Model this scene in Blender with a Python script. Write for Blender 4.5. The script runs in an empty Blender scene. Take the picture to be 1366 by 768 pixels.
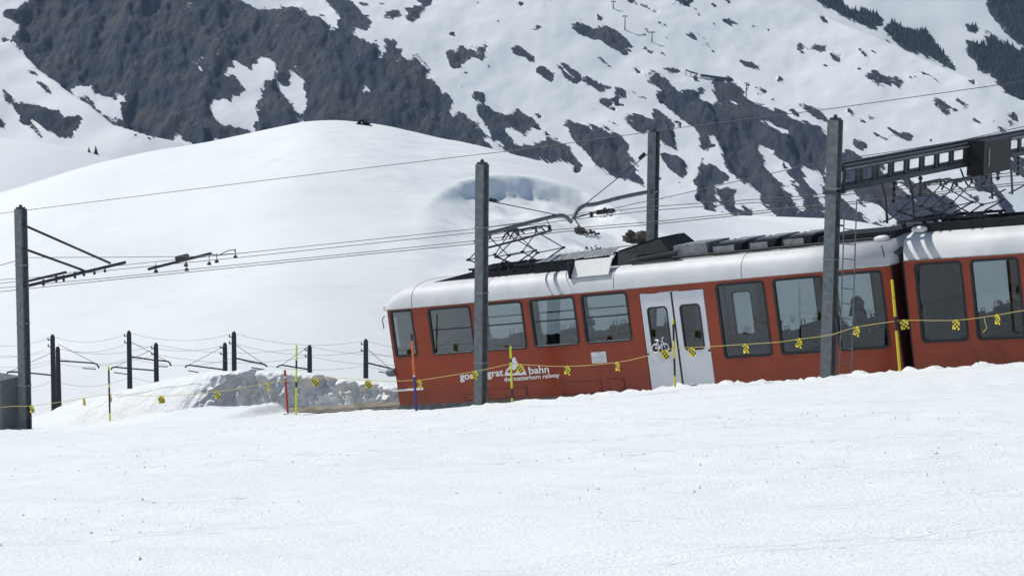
import bpy, bmesh, math, random
import numpy as np
from mathutils import Vector, Matrix
R = math.radians
random.seed(4)
scene = bpy.context.scene
COL = scene.collection

# ------------------------------------------------------------------ camera
F, PITCH, ROLL = 3300.0, R(9.14), R(0.514)          # focal length in photo pixels (1366 wide)
TH, G1, G2 = R(34.9), R(9.98), R(8.75)              # heading of the track, gradients under the two cars
O = Vector((-3.144, 66.672, -14.038))               # foot of the leading car's near side, front end
CX, CY = 683.0, 384.0
cd = bpy.data.cameras.new('camera'); cam = bpy.data.objects.new('camera', cd); COL.objects.link(cam)
fwd = Vector((0, math.cos(PITCH), -math.sin(PITCH))); upv = Vector((0, math.sin(PITCH), math.cos(PITCH)))
rt = Vector((1, 0, 0))
# image rolled clockwise by ROLL
cr_, sr_ = math.cos(ROLL), math.sin(ROLL)
rr = rt * cr_ + upv * sr_
uu = upv * cr_ - rt * sr_
cam.matrix_world = Matrix((( rr.x, uu.x, -fwd.x, 0), (rr.y, uu.y, -fwd.y, 0), (rr.z, uu.z, -fwd.z, 0), (0, 0, 0, 1)))
cd.sensor_width = 36; cd.lens = F / 1366 * 36; cd.clip_start = 0.5; cd.clip_end = 30000
scene.camera = cam

# ------------------------------------------------------------------ world, sun, exposure
SUN_EL = R(50); SUN_A = R(28)     # sun stands left of the view, slightly beyond the camera plane
sdir = Vector((-math.cos(SUN_A) * math.cos(SUN_EL), math.sin(SUN_A) * math.cos(SUN_EL), math.sin(SUN_EL)))
w = bpy.data.worlds.new('World'); scene.world = w; w.use_nodes = True
nt = w.node_tree; bg = nt.nodes['Background']
sky = nt.nodes.new('ShaderNodeTexSky'); sky.sky_type = 'NISHITA'; sky.sun_disc = False
sky.sun_elevation = SUN_EL; sky.sun_rotation = math.atan2(sdir.x, sdir.y); sky.altitude = 2500
nt.links.new(sky.outputs[0], bg.inputs[0]); bg.inputs[1].default_value = 0.09
ld = bpy.data.lights.new('sun', 'SUN'); ld.energy = 3.4; ld.angle = R(0.53); ld.color = (1, 0.975, 0.90)
lo = bpy.data.objects.new('sun', ld); COL.objects.link(lo)
lo.rotation_euler = (-sdir).to_track_quat('-Z', 'Y').to_euler(); lo.location = (-40, 60, 60)
vs = scene.view_settings; vs.view_transform = 'Standard'; vs.look = 'None'; vs.gamma = 1; vs.use_curve_mapping = False
vs.exposure = 0.15

# ------------------------------------------------------------------ pixel helpers (a pixel gives a direction; planes give the distance)
def ray(px, py):
    X, Y = px - CX, py - CY
    x = X * cr_ + Y * sr_; y = -X * sr_ + Y * cr_
    return (rt * x - upv * y + fwd * F).normalized()
def project(P):
    P = np.asarray(P, float)
    x = P[..., 0]; d = P[..., 1] * math.cos(PITCH) - P[..., 2] * math.sin(PITCH); u = P[..., 1] * math.sin(PITCH) + P[..., 2] * math.cos(PITCH)
    X = x / d * F; Y = -u / d * F
    return CX + X * cr_ - Y * sr_, CY + X * sr_ + Y * cr_
T = Vector((math.cos(TH), -math.sin(TH), 0)); N = Vector((-math.sin(TH), -math.cos(TH), 0)); UP = Vector((0, 0, 1))
def on_n(px, py, n):
    d = ray(px, py); k = (O.dot(N) + n) / d.dot(N); return d * k
def on_y(px, py, y):
    d = ray(px, py); return d * (y / d.y)
def sn(p):
    q = Vector(p) - O; return q.dot(T), q.dot(N)
def world(s, n, z): return O + T * s + N * n + UP * (z - O.z)

def car_frame(o, g):
    e = T * math.cos(g) + UP * math.sin(g); u = UP * math.cos(g) - T * math.sin(g); y = -N
    return Matrix(((e.x, y.x, u.x, o.x), (e.y, y.y, u.y, o.y), (e.z, y.z, u.z, o.z), (0, 0, 0, 1)))
M1 = car_frame(O, G1)
q2 = on_n(1206, 348, 0); u2 = UP * math.cos(G2) - T * math.sin(G2)
M2 = car_frame(q2 - u2 * 2.65, G2)
LC = 15.5
def loc(M, px, py, y=0.0):
    Mi = M.inverted(); o = Mi.translation.copy(); d = Mi.to_3x3() @ ray(px, py)
    k = (y - o.y) / d.y; p = o + d * k; return p.x, p.z
def rail_z(s):
    RL = -0.28
    s = np.asarray(s, float)
    z1 = O.z + RL / math.cos(G1) + s * math.tan(G1)
    p2 = M2 @ Vector((0, 0, RL)); s2 = sn(p2)[0]
    z2 = p2.z + (s - s2) * math.tan(G2)
    z = np.where(s < s2, z1, z2)
    return np.maximum(z, O.z - 9 + 0 * s)

# ------------------------------------------------------------------ numpy noise
_rs = np.random.RandomState(7); _perm = _rs.permutation(256); _perm = np.concatenate([_perm] * 3); _val = _rs.rand(256) * 2 - 1
def vnoise(x, y, z=0.0):
    x, y, z = np.broadcast_arrays(np.asarray(x, float), np.asarray(y, float), np.asarray(z, float))
    xi, yi, zi = np.floor(x).astype(int), np.floor(y).astype(int), np.floor(z).astype(int)
    fx, fy, fz = x - xi, y - yi, z - zi
    fx, fy, fz = [f * f * f * (f * (f * 6 - 15) + 10) for f in (fx, fy, fz)]
    def h(a, b, c): return _val[_perm[_perm[_perm[a & 255] + (b & 255)] + (c & 255)]]
    def L(a, b, t): return a + (b - a) * t
    return L(L(L(h(xi, yi, zi), h(xi + 1, yi, zi), fx), L(h(xi, yi + 1, zi), h(xi + 1, yi + 1, zi), fx), fy),
             L(L(h(xi, yi, zi + 1), h(xi + 1, yi, zi + 1), fx), L(h(xi, yi + 1, zi + 1), h(xi + 1, yi + 1, zi + 1), fx), fy), fz)
def fbm(x, y, z=0.0, o=4, g=0.5):
    s = 0; a = 1; t = 0
    for i in range(o):
        s = s + a * vnoise(x * 2 ** i + 17 * i, y * 2 ** i + 5 * i, np.asarray(z) * 2 ** i + 3 * i); t += a; a *= g
    return s / t
def sstep(a, b, x):
    t = np.clip((x - a) / (b - a), 0, 1); return t * t * (3 - 2 * t)

# ------------------------------------------------------------------ materials
MATS = {}
def mat(name, col, rough=0.6, metal=0.0, spec=0.5, noise=0.0, nscale=8.0, bump=0.0, bscale=40.0, bdist=0.01, coat=0.0, col2=None):
    if name in MATS: return MATS[name]
    m = bpy.data.materials.new(name); m.use_nodes = True; t = m.node_tree; b = t.nodes['Principled BSDF']
    b.inputs['Roughness'].default_value = rough; b.inputs['Metallic'].default_value = metal
    b.inputs['Specular IOR Level'].default_value = spec; b.inputs['Base Color'].default_value = (*col, 1)
    if coat: b.inputs['Coat Weight'].default_value = coat; b.inputs['Coat Roughness'].default_value = 0.04
    tc = t.nodes.new('ShaderNodeTexCoord')
    if noise or col2:
        n = t.nodes.new('ShaderNodeTexNoise'); n.inputs['Scale'].default_value = nscale; n.inputs['Detail'].default_value = 6
        t.links.new(tc.outputs['Object'], n.inputs['Vector'])
        mx = t.nodes.new('ShaderNodeMix'); mx.data_type = 'RGBA'
        c2 = col2 if col2 else tuple(c * (1 - noise) for c in col)
        c1 = col if col2 else tuple(min(1, c * (1 + noise * .5)) for c in col)
        mx.inputs[6].default_value = (*c1, 1); mx.inputs[7].default_value = (*c2, 1)
        mr = t.nodes.new('ShaderNodeMapRange'); mr.inputs[1].default_value = .35; mr.inputs[2].default_value = .65
        t.links.new(n.outputs[0], mr.inputs[0]); t.links.new(mr.outputs[0], mx.inputs[0]); t.links.new(mx.outputs[2], b.inputs['Base Color'])
    if bump:
        n2 = t.nodes.new('ShaderNodeTexNoise'); n2.inputs['Scale'].default_value = bscale; n2.inputs['Detail'].default_value = 5
        t.links.new(tc.outputs['Object'], n2.inputs['Vector'])
        bp = t.nodes.new('ShaderNodeBump'); bp.inputs['Strength'].default_value = bump; bp.inputs['Distance'].default_value = bdist
        t.links.new(n2.outputs[0], bp.inputs['Height']); t.links.new(bp.outputs[0], b.inputs['Normal'])
    MATS[name] = m; return m

def snow_mat(name, layers, col=(.862, .88, .865), pit_shade=0.0):
    """layers: (scale, (sx,sy,sz), distance, detail)"""
    m = bpy.data.materials.new(name); m.use_nodes = True; t = m.node_tree; b = t.nodes['Principled BSDF']
    b.inputs['Base Color'].default_value = (*col, 1); b.inputs['Roughness'].default_value = .55; b.inputs['Specular IOR Level'].default_value = .25
    tc = t.nodes.new('ShaderNodeTexCoord'); prev = None
    for sc, str_, dist, det, rotz in layers:
        mp = t.nodes.new('ShaderNodeMapping'); mp.inputs['Scale'].default_value = str_; mp.inputs['Rotation'].default_value = (0, 0, rotz)
        t.links.new(tc.outputs['Object'], mp.inputs[0])
        n = t.nodes.new('ShaderNodeTexNoise'); n.inputs['Scale'].default_value = sc; n.inputs['Detail'].default_value = det; n.inputs['Roughness'].default_value = .6
        t.links.new(mp.outputs[0], n.inputs['Vector'])
        bp = t.nodes.new('ShaderNodeBump'); bp.inputs['Strength'].default_value = 1; bp.inputs['Distance'].default_value = dist
        t.links.new(n.outputs[0], bp.inputs['Height'])
        if prev: t.links.new(prev.outputs[0], bp.inputs['Normal'])
        prev = bp
    t.links.new(prev.outputs[0], b.inputs['Normal'])
    if pit_shade:
        # shade of small hollows and coarse grains painted in as grey specks, in patches
        n1 = t.nodes.new('ShaderNodeTexNoise'); n1.inputs['Scale'].default_value = 24; n1.inputs['Detail'].default_value = 3
        n2 = t.nodes.new('ShaderNodeTexNoise'); n2.inputs['Scale'].default_value = .5; n2.inputs['Detail'].default_value = 4
        mp = t.nodes.new('ShaderNodeMapping'); mp.inputs['Rotation'].default_value = (0, 0, -TH); mp.inputs['Scale'].default_value = (.45, 1, 1)
        t.links.new(tc.outputs['Object'], n1.inputs['Vector']); t.links.new(tc.outputs['Object'], mp.inputs[0]); t.links.new(mp.outputs[0], n2.inputs['Vector'])
        a = t.nodes.new('ShaderNodeMapRange'); a.inputs[1].default_value = .60; a.inputs[2].default_value = .70
        c = t.nodes.new('ShaderNodeMapRange'); c.inputs[1].default_value = .48; c.inputs[2].default_value = .66
        t.links.new(n1.outputs[0], a.inputs[0]); t.links.new(n2.outputs[0], c.inputs[0])
        mu = t.nodes.new('ShaderNodeMath'); mu.operation = 'MULTIPLY'; t.links.new(a.outputs[0], mu.inputs[0]); t.links.new(c.outputs[0], mu.inputs[1])
        m2 = t.nodes.new('ShaderNodeMath'); m2.operation = 'MULTIPLY'; m2.inputs[1].default_value = pit_shade; t.links.new(mu.outputs[0], m2.inputs[0])
        mx = t.nodes.new('ShaderNodeMix'); mx.data_type = 'RGBA'; mx.inputs[6].default_value = (*col, 1); mx.inputs[7].default_value = (.42, .43, .44, 1)
        t.links.new(m2.outputs[0], mx.inputs[0]); t.links.new(mx.outputs[2], b.inputs['Base Color'])
    MATS[name] = m; return m

def mountain_mat(name, amp=7.0, rock1=(.036, .052, .088), rock2=(.110, .103, .102), bscale=.06, nsc=.045, speck=.71, bd=10.0):  # the blue in the rock colours is distance haze painted in
    m = bpy.data.materials.new(name); m.use_nodes = True; t = m.node_tree; b = t.nodes['Principled BSDF']
    b.inputs['Roughness'].default_value = .8; b.inputs['Specular IOR Level'].default_value = .2
    tc = t.nodes.new('ShaderNodeTexCoord'); at = t.nodes.new('ShaderNodeAttribute'); at.attribute_name = 'rock'
    def noise(sc, det=6, ro=.6, strx=(1, 1, 1)):
        mp = t.nodes.new('ShaderNodeMapping'); mp.inputs['Scale'].default_value = strx; t.links.new(tc.outputs['Object'], mp.inputs[0])
        n = t.nodes.new('ShaderNodeTexNoise'); n.inputs['Scale'].default_value = sc; n.inputs['Detail'].default_value = det; n.inputs['Roughness'].default_value = ro
        t.links.new(mp.outputs[0], n.inputs['Vector']); return n
    def mr(src, a, bb, c=0, d=1):
        q = t.nodes.new('ShaderNodeMapRange'); q.inputs[1].default_value = a; q.inputs[2].default_value = bb; q.inputs[3].default_value = c; q.inputs[4].default_value = d
        t.links.new(src, q.inputs[0]); return q.outputs[0]
    def ma(op, a, bb):
        q = t.nodes.new('ShaderNodeMath'); q.operation = op
        for i, v in enumerate((a, bb)):
            if isinstance(v, (int, float)): q.inputs[i].default_value = v
            else: t.links.new(v, q.inputs[i])
        return q.outputs[0]
    e = mr(noise(nsc, 8, .72).outputs[0], .25, .75, -amp * .7, amp * .7)
    mp = t.nodes.new('ShaderNodeMapping'); mp.vector_type = 'TEXTURE'; mp.inputs['Rotation'].default_value = (0, 0, R(35)); mp.inputs['Scale'].default_value = (1, 6, 5)
    t.links.new(tc.outputs['Object'], mp.inputs[0]); ns_ = t.nodes.new('ShaderNodeTexNoise'); ns_.inputs['Scale'].default_value = nsc * 2.4; ns_.inputs['Detail'].default_value = 6; ns_.inputs['Roughness'].default_value = .65
    t.links.new(mp.outputs[0], ns_.inputs['Vector']); e = ma('ADD', e, mr(ns_.outputs[0], .25, .75, -amp, amp))
    f0 = mr(ma('ADD', at.outputs['Fac'], e), -.6, .6)
    sp = mr(noise(nsc * 2.2, 5, .65).outputs[0], speck, speck + .03)
    f = ma('MULTIPLY', f0, ma('SUBTRACT', 1.0, sp))
    rc = t.nodes.new('ShaderNodeMix'); rc.data_type = 'RGBA'; rc.inputs[6].default_value = (*rock1, 1); rc.inputs[7].default_value = (*rock2, 1)
    t.links.new(mr(noise(nsc * .7, 7, .7).outputs[0], .38, .66), rc.inputs[0])
    mx = t.nodes.new('ShaderNodeMix'); mx.data_type = 'RGBA'; mx.inputs[6].default_value = (.835, .855, .85, 1)
    t.links.new(rc.outputs[2], mx.inputs[7]); t.links.new(f, mx.inputs[0]); t.links.new(mx.outputs[2], b.inputs['Base Color'])
    bp = t.nodes.new('ShaderNodeBump'); bp.inputs['Distance'].default_value = bd
    t.links.new(mr(f0, 0, 1, .06, 1.0), bp.inputs['Strength'])
    t.links.new(noise(bscale, 8, .68, (1.6, .6, .6)).outputs[0], bp.inputs['Height']); t.links.new(bp.outputs[0], b.inputs['Normal'])
    MATS[name] = m; return m

def glass_mat(name, tint, refl, rough=0.015, bump=0.0):
    m = bpy.data.materials.new(name); m.use_nodes = True; t = m.node_tree; t.nodes.remove(t.nodes['Principled BSDF'])
    out = t.nodes['Material Output']; tr = t.nodes.new('ShaderNodeBsdfTransparent'); tr.inputs[0].default_value = (*tint, 1)
    gl = t.nodes.new('ShaderNodeBsdfGlossy'); gl.inputs['Roughness'].default_value = rough; gl.inputs[0].default_value = (.9, .95, 1, 1)
    fr = t.nodes.new('ShaderNodeFresnel'); fr.inputs[0].default_value = 1.45
    ad = t.nodes.new('ShaderNodeMath'); ad.operation = 'ADD'; ad.inputs[1].default_value = refl; t.links.new(fr.outputs[0], ad.inputs[0])
    mx = t.nodes.new('ShaderNodeMixShader'); t.links.new(ad.outputs[0], mx.inputs[0]); t.links.new(tr.outputs[0], mx.inputs[1]); t.links.new(gl.outputs[0], mx.inputs[2])
    if bump:
        tc = t.nodes.new('ShaderNodeTexCoord'); n = t.nodes.new('ShaderNodeTexNoise'); n.inputs['Scale'].default_value = 1.6
        bp = t.nodes.new('ShaderNodeBump'); bp.inputs['Distance'].default_value = bump; t.links.new(tc.outputs['Object'], n.inputs['Vector']); t.links.new(n.outputs[0], bp.inputs['Height']); t.links.new(bp.outputs[0], gl.inputs['Normal'])
    t.links.new(mx.outputs[0], out.inputs['Surface']); MATS[name] = m; return m

A_ = R(34.9)
snow_mat('piste_snow', [(.9, (.16, 1, 1), .10, 3, -TH), (3.2, (.03, 1, 1), .05, 3, -TH + .15), (7, (.5, 1, 1), .03, 5, -TH), (26, (1, 1, 1), .018, 3, 0)], pit_shade=.8)
snow_mat('hill_snow', [(.05, (1, 1, 1), .5, 3, 0), (.3, (.4, 1, 1), .10, 4, .2), (2.5, (.5, 1, 1), .02, 3, .2)])
snow_mat('bank_snow', [(3.5, (1, 1, 1), .07, 5, 0), (14, (1, 1, 1), .02, 4, 0)])
mat('crumb_snow', (.855, .878, .868), .7)
mountain_mat('mountain_rock_snow')
mountain_mat('spur_rock_snow', amp=5, nsc=.1, bscale=.12, bd=2.5, rock1=(.035, .05, .08), rock2=(.07, .075, .085))  # spur rock tinted with the same painted haze blue
mountain_mat('far_forest_snow', amp=5, nsc=.035, rock1=(.03, .036, .045), rock2=(.05, .052, .055), bscale=.05, bd=8)
mat('red_paint', (.29, .045, .016), .25, spec=.32, noise=.10, nscale=1.5)
def grime(m, zlo, zhi, col, amt):
    t = m.node_tree; b = t.nodes['Principled BSDF']; src = b.inputs['Base Color'].links[0].from_socket
    tc = t.nodes.new('ShaderNodeTexCoord'); sx = t.nodes.new('ShaderNodeSeparateXYZ'); t.links.new(tc.outputs['Object'], sx.inputs[0])
    mr = t.nodes.new('ShaderNodeMapRange'); mr.inputs[1].default_value = zhi; mr.inputs[2].default_value = zlo; t.links.new(sx.outputs[2], mr.inputs[0])
    mp = t.nodes.new('ShaderNodeMapping'); mp.inputs['Scale'].default_value = (3, 1, .5); t.links.new(tc.outputs['Object'], mp.inputs[0])
    n = t.nodes.new('ShaderNodeTexNoise'); n.inputs['Scale'].default_value = 2.5; n.inputs['Detail'].default_value = 6; t.links.new(mp.outputs[0], n.inputs['Vector'])
    mu = t.nodes.new('ShaderNodeMath'); mu.operation = 'MULTIPLY'; t.links.new(mr.outputs[0], mu.inputs[0]); t.links.new(n.outputs[0], mu.inputs[1])
    m2 = t.nodes.new('ShaderNodeMath'); m2.operation = 'MULTIPLY'; m2.inputs[1].default_value = amt; t.links.new(mu.outputs[0], m2.inputs[0])
    mx = t.nodes.new('ShaderNodeMix'); mx.data_type = 'RGBA'; mx.inputs[7].default_value = (*col, 1); t.links.new(src, mx.inputs[6]); t.links.new(m2.outputs[0], mx.inputs[0]); t.links.new(mx.outputs[2], b.inputs['Base Color'])
grime(MATS['red_paint'], -.1, .9, (.09, .06, .045), .5)
mat('grey_skirt', (.16, .17, .18), .6, noise=.35, nscale=4)
mat('roof_white', (.66, .665, .67), .55, noise=.08, nscale=2.2)
mat('door_white', (.66, .68, .71), .3, noise=.05, nscale=2)
mat('rubber_black', (.012, .012, .013), .6)
mat('roof_dark', (.022, .025, .028), .75, spec=.2, noise=.3, nscale=5, bump=.3, bscale=30, bdist=.005)
mat('roof_grey', (.24, .25, .25), .5, noise=.35, nscale=6)
mat('hatch_white', (.7, .7, .69), .45, noise=.06)
mat('panto_black', (.015, .016, .018), .45)
mat('copper_wire', (.028, .03, .032), .5)
mat('galvanised', (.15, .172, .178), .55, metal=.15, noise=.28, nscale=7, bump=.2, bscale=60, bdist=.002)
mat('dark_steel', (.045, .055, .058), .55, metal=.2, noise=.3, nscale=6)
mat('timber_pole', (.028, .032, .038), .8, noise=.3)
mat('insulator', (.03, .026, .024), .3)
mat('text_white', (.82, .82, .82), .4)
mat('text_grey', (.4, .42, .44), .5)
mat('seat_fabric', (.045, .055, .075), .9, noise=.2, nscale=20)
mat('interior_grey', (.30, .31, .32), .7)
mat('floor_dark', (.05, .05, .055), .8)
mat('steel_rail', (.25, .24, .23), .35, metal=.7, noise=.3)
mat('rust_rail', (.06, .04, .03), .8, noise=.4)
mat('plank_wood', (.27, .235, .18), .85, noise=.45, nscale=3, bump=.5, bscale=18, bdist=.01)
mat('gravel', (.13, .115, .095), .95, noise=.5, nscale=14, bump=.8, bscale=20, bdist=.04)
mat('yellow_paint', (.72, .58, .02), .5); mat('lime_paint', (.62, .74, .02), .5); mat('black_paint', (.015, .015, .017), .5)
mat('red_stake', (.42, .025, .02), .5); mat('orange_paint', (.75, .16, .03), .5); mat('blue_paint', (.03, .035, .22), .5)
mat('rope_yellow', (.55, .45, .12), .7)
mat('cabinet_grey', (.15, .17, .175), .5, metal=.1, noise=.15)
mat('rock_brown', (.075, .06, .045), .9, noise=.5, nscale=3, bump=.8, bscale=5, bdist=.1)
mat('shrub_dark', (.022, .024, .02), .9, noise=.4)
mat('conifer', (.02, .028, .026), .9, noise=.3, nscale=.5)
mat('bark', (.05, .04, .03), .9)
mat('skin', (.42, .24, .17), .6); mat('cloth_dark', (.02, .022, .028), .9); mat('cloth_blue', (.06, .10, .19), .9); mat('cloth_grey', (.1, .1, .11), .9); mat('cloth_red', (.2, .04, .04), .9); mat('hair_dark', (.02, .015, .012), .7)
mat('lamp_glass', (.75, .75, .72), .15)
mat('lift_steel', (.055, .065, .08), .6)
mat('bellows', (.02, .02, .022), .8)
mat('car_end', (.05, .005, .004), .6)  # end wall's red with the gap's shade painted in; door buttons share it
glass_mat('window_glass', (.66, .70, .715), .0)
glass_mat('dark_glass', (.3, .32, .34), .06)
def MT(n): return MATS[n]

# ------------------------------------------------------------------ mesh builder
class MB:
    def __init__(s): s.v = []; s.f = []; s.mi = []; s.smooth = False
    def add(s, vs, fs, mi=0):
        o = len(s.v); s.v += [tuple(v) for v in vs]; s.f += [tuple(i + o for i in f) for f in fs]; s.mi += [mi] * len(fs); return s
    def box(s, a, b, mi=0, bev=0.0, M=None):
        x0, y0, z0 = a; x1, y1, z1 = b
        if bev:
            bm = bmesh.new(); bmesh.ops.create_cube(bm, size=1)
            for v in bm.verts: v.co = Vector(((x0 + x1) / 2 + v.co.x * (x1 - x0), (y0 + y1) / 2 + v.co.y * (y1 - y0), (z0 + z1) / 2 + v.co.z * (z1 - z0)))
            bmesh.ops.bevel(bm, geom=bm.edges[:], offset=bev, segments=2, profile=.5, affect='EDGES')
            vs = [v.co.copy() for v in bm.verts]; fs = [[v.index for v in f.verts] for f in bm.faces]; bm.free()
        else:
            vs = [Vector(p) for p in ((x0, y0, z0), (x1, y0, z0), (x1, y1, z0), (x0, y1, z0), (x0, y0, z1), (x1, y0, z1), (x1, y1, z1), (x0, y1, z1))]
            fs = [(0, 3, 2, 1), (4, 5, 6, 7), (0, 1, 5, 4), (1, 2, 6, 5), (2, 3, 7, 6), (3, 0, 4, 7)]
        if M is not None: vs = [M @ v for v in vs]
        return s.add(vs, fs, mi)
    def tube(s, pts, r, sides=6, mi=0, cap=True):
        pts = [Vector(p) for p in pts]; n = len(pts); rs = r if isinstance(r, (list, tuple)) else [r] * n
        vs = []; prev = None
        for i, p in enumerate(pts):
            d = (pts[min(i + 1, n - 1)] - pts[max(i - 1, 0)]).normalized()
            a = prev if prev is not None else (Vector((0, 0, 1)) if abs(d.z) < .9 else Vector((1, 0, 0)))
            b = d.cross(a).normalized(); a = b.cross(d).normalized(); prev = a
            for k in range(sides):
                t = 2 * math.pi * k / sides; vs.append(p + (a * math.cos(t) + b * math.sin(t)) * rs[i])
        fs = [(i * sides + k, i * sides + (k + 1) % sides, (i + 1) * sides + (k + 1) % sides, (i + 1) * sides + k) for i in range(n - 1) for k in range(sides)]
        if cap: fs += [tuple(range(sides))[::-1], tuple((n - 1) * sides + k for k in range(sides))]
        return s.add(vs, fs, mi)
    def lathe(s, base, axis, prof, sides=10, mi=0):
        axis = Vector(axis).normalized(); base = Vector(base)
        return s.tube([base + axis * h for h, r in prof], [r for h, r in prof], sides, mi)
    def prism(s, poly, y0, y1, mi=0):
        n = len(poly); vs = [(x, y0, z) for x, z in poly] + [(x, y1, z) for x, z in poly]
        fs = [tuple(range(n)), tuple(range(2 * n - 1, n - 1, -1))] + [(i, i + n, (i + 1) % n + n, (i + 1) % n) for i in range(n)]
        return s.add(vs, fs, mi)
    def mesh(s, name, mats):
        m = bpy.data.meshes.new(name); m.from_pydata(s.v, [], s.f)
        for q in (mats if isinstance(mats, (list, tuple)) else [mats]): m.materials.append(MT(q))
        if len(set(s.mi)) > 1: m.polygons.foreach_set('material_index', s.mi)
        if s.smooth: m.polygons.foreach_set('use_smooth', [True] * len(m.polygons))
        m.update()
        bm = bmesh.new(); bm.from_mesh(m); bmesh.ops.recalc_face_normals(bm, faces=bm.faces[:]); bm.to_mesh(m); bm.free()
        return m
def link(name, me, parent=None, M=None):
    o = bpy.data.objects.new(name, me); COL.objects.link(o)
    if parent is not None: o.parent = parent
    if M is not None: o.matrix_local = M
    return o
def tag(o, label, cat, group=None):
    o['label'] = label; o['category'] = cat
    if group: o['group'] = group
    return o
WM = {}
def thing(name, label, cat, M, group=None):
    o = bpy.data.objects.new(name, None); COL.objects.link(o); o.matrix_world = M; o.empty_display_size = .2; WM[o.name] = M.copy()
    return tag(o, label, cat, group)
def part(name, mb, mats, parent, wcoords=False):
    if wcoords:
        p = parent; Mi = None
        while p is not None and p.name not in WM: p = p.parent
        Mi = WM[p.name].inverted(); mb.v = [tuple(Mi @ Vector(v)) for v in mb.v]
    return link(name, mb.mesh(name, mats), parent)
def centre(mb):
    """move a world-space builder so its base sits at the object's origin"""
    a = np.array(mb.v); c = Vector(((a[:, 0].min() + a[:, 0].max()) / 2, (a[:, 1].min() + a[:, 1].max()) / 2, a[:, 2].min()))
    mb.v = [tuple(Vector(v) - c) for v in mb.v]; return c
def solo(name, mb, mats, label, cat, group=None):
    c = centre(mb); o = link(name, mb.mesh(name, mats)); o.location = c; return tag(o, label, cat, group)
def TM(p, rotz=0.0): return Matrix.Translation(Vector(p)) @ Matrix.Rotation(rotz, 4, 'Z')
POLE_ROT = -TH

def grid_mesh(name, P, mats, attr=None, smooth=True):
    ny, nx = P.shape[:2]; m = bpy.data.meshes.new(name)
    nv = nx * ny; nf = (nx - 1) * (ny - 1)
    m.vertices.add(nv); m.vertices.foreach_set('co', P.reshape(-1).astype(np.float32))
    i = np.arange(nv).reshape(ny, nx); q = np.stack([i[:-1, :-1], i[:-1, 1:], i[1:, 1:], i[1:, :-1]], -1).reshape(-1)
    m.loops.add(nf * 4); m.loops.foreach_set('vertex_index', q.astype(np.int32))
    m.polygons.add(nf); m.polygons.foreach_set('loop_start', np.arange(0, nf * 4, 4, dtype=np.int32)); m.polygons.foreach_set('loop_total', np.full(nf, 4, np.int32))
    m.update(calc_edges=True); m.polygons.foreach_set('use_smooth', np.full(nf, smooth))
    m.materials.append(MT(mats))
    if attr is not None:
        a = m.attributes.new('rock', 'FLOAT', 'POINT'); a.data.foreach_set('value', attr.reshape(-1).astype(np.float32))
    m.validate(); return m
def structure(name, me):
    o = link(name, me); o['kind'] = 'structure'; return o

# ================================================================== TERRAIN
# ---- near ground: piste, track cutting and the drop behind it, in track coordinates (s along, n across)
def curve_s(pts, n):
    q = sorted((sn(on_n(px, py, n))[0], on_n(px, py, n).z) for px, py in pts)
    S = np.array([a for a, b in q]); Z = np.array([b for a, b in q])
    def f(s):
        s = np.asarray(s, float); z = np.interp(s, S, Z)
        k0 = (Z[2] - Z[0]) / (S[2] - S[0]); k1 = (Z[-1] - Z[-3]) / (S[-1] - S[-3])
        z = np.where(s < S[0], Z[0] + .16 * (s - S[0]), z); z = np.where(s > S[-1], Z[-1] + .15 * (s - S[-1]), z); return z
    return f, S
NL = 2.7
lip, LS = curve_s([(-60, 584), (0, 577), (60, 573), (145, 572), (210, 566), (270, 559), (330, 556), (372, 553), (450, 551.5), (530, 548), (640, 541), (740, 531), (850, 523), (900, 518), (1000, 510), (1100, 506), (1200, 497), (1300, 491), (1366, 487), (1430, 482)], NL)
lip2, _ = curve_s([(0, 577), (60, 573), (100, 565), (145, 560), (200, 551), (240, 546), (270, 543), (300, 541.5), (345, 541), (357, 540.5), (366, 550), (372, 553), (450, 551.5), (530, 548)], NL)
bank_px = [(-200, 585), (-60, 572), (0, 566), (45, 558), (80, 543), (120, 531), (160, 522), (200, 511), (240, 502), (280, 496), (330, 491), (380, 493), (430, 497), (480, 503), (520, 511), (560, 515), (620, 520)]
NB = -3.9
bank, BS = curve_s(bank_px, NB)
cs, cn = sn(Vector((0, 0, 0)))
kp = (-1.65 - float(lip(cs))) / (cn - NL)
sv = np.concatenate([np.arange(-400, -40, 12), np.arange(-40, -24, 1.0), np.arange(-24, 46, .15), np.arange(46, 60, 1.0), np.arange(60, 420, 12)])
nv = np.concatenate([np.arange(-60, -12, 3.0), np.arange(-12, -4.4, .5), np.arange(-4.4, 3.4, .1), np.arange(3.4, 54, .15), np.arange(54, 70, 1.5), np.arange(70, 400, 15)])
S_, N_ = np.meshgrid(sv, nv)
# the piste's lip is ragged from the plough
Ls = lip(S_); Rz = rail_z(S_)
ledge = NL - .25 + .22 * fbm(S_ * .9, N_ * 0 + 3, o=3)
Zp = Ls + (N_ - NL) * kp + np.where(S_ < LS[10], lip2(S_) - Ls, 0) * np.where(S_ > LS[1], 1, 0) * np.exp(-(np.maximum(0, N_ - NL) / 1.5) ** 2)
patch = sstep(-.05, .35, fbm(S_ * .12, N_ * .3, 6., o=3))
fine = .045 * fbm(S_ * .4, N_ * 1.1, o=3) + .018 * fbm(S_ * 1.3, N_ * 3.0, 4., o=3) + patch * .030 * fbm(S_ * 2.6, N_ * 2.8, 8., o=2)
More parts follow.
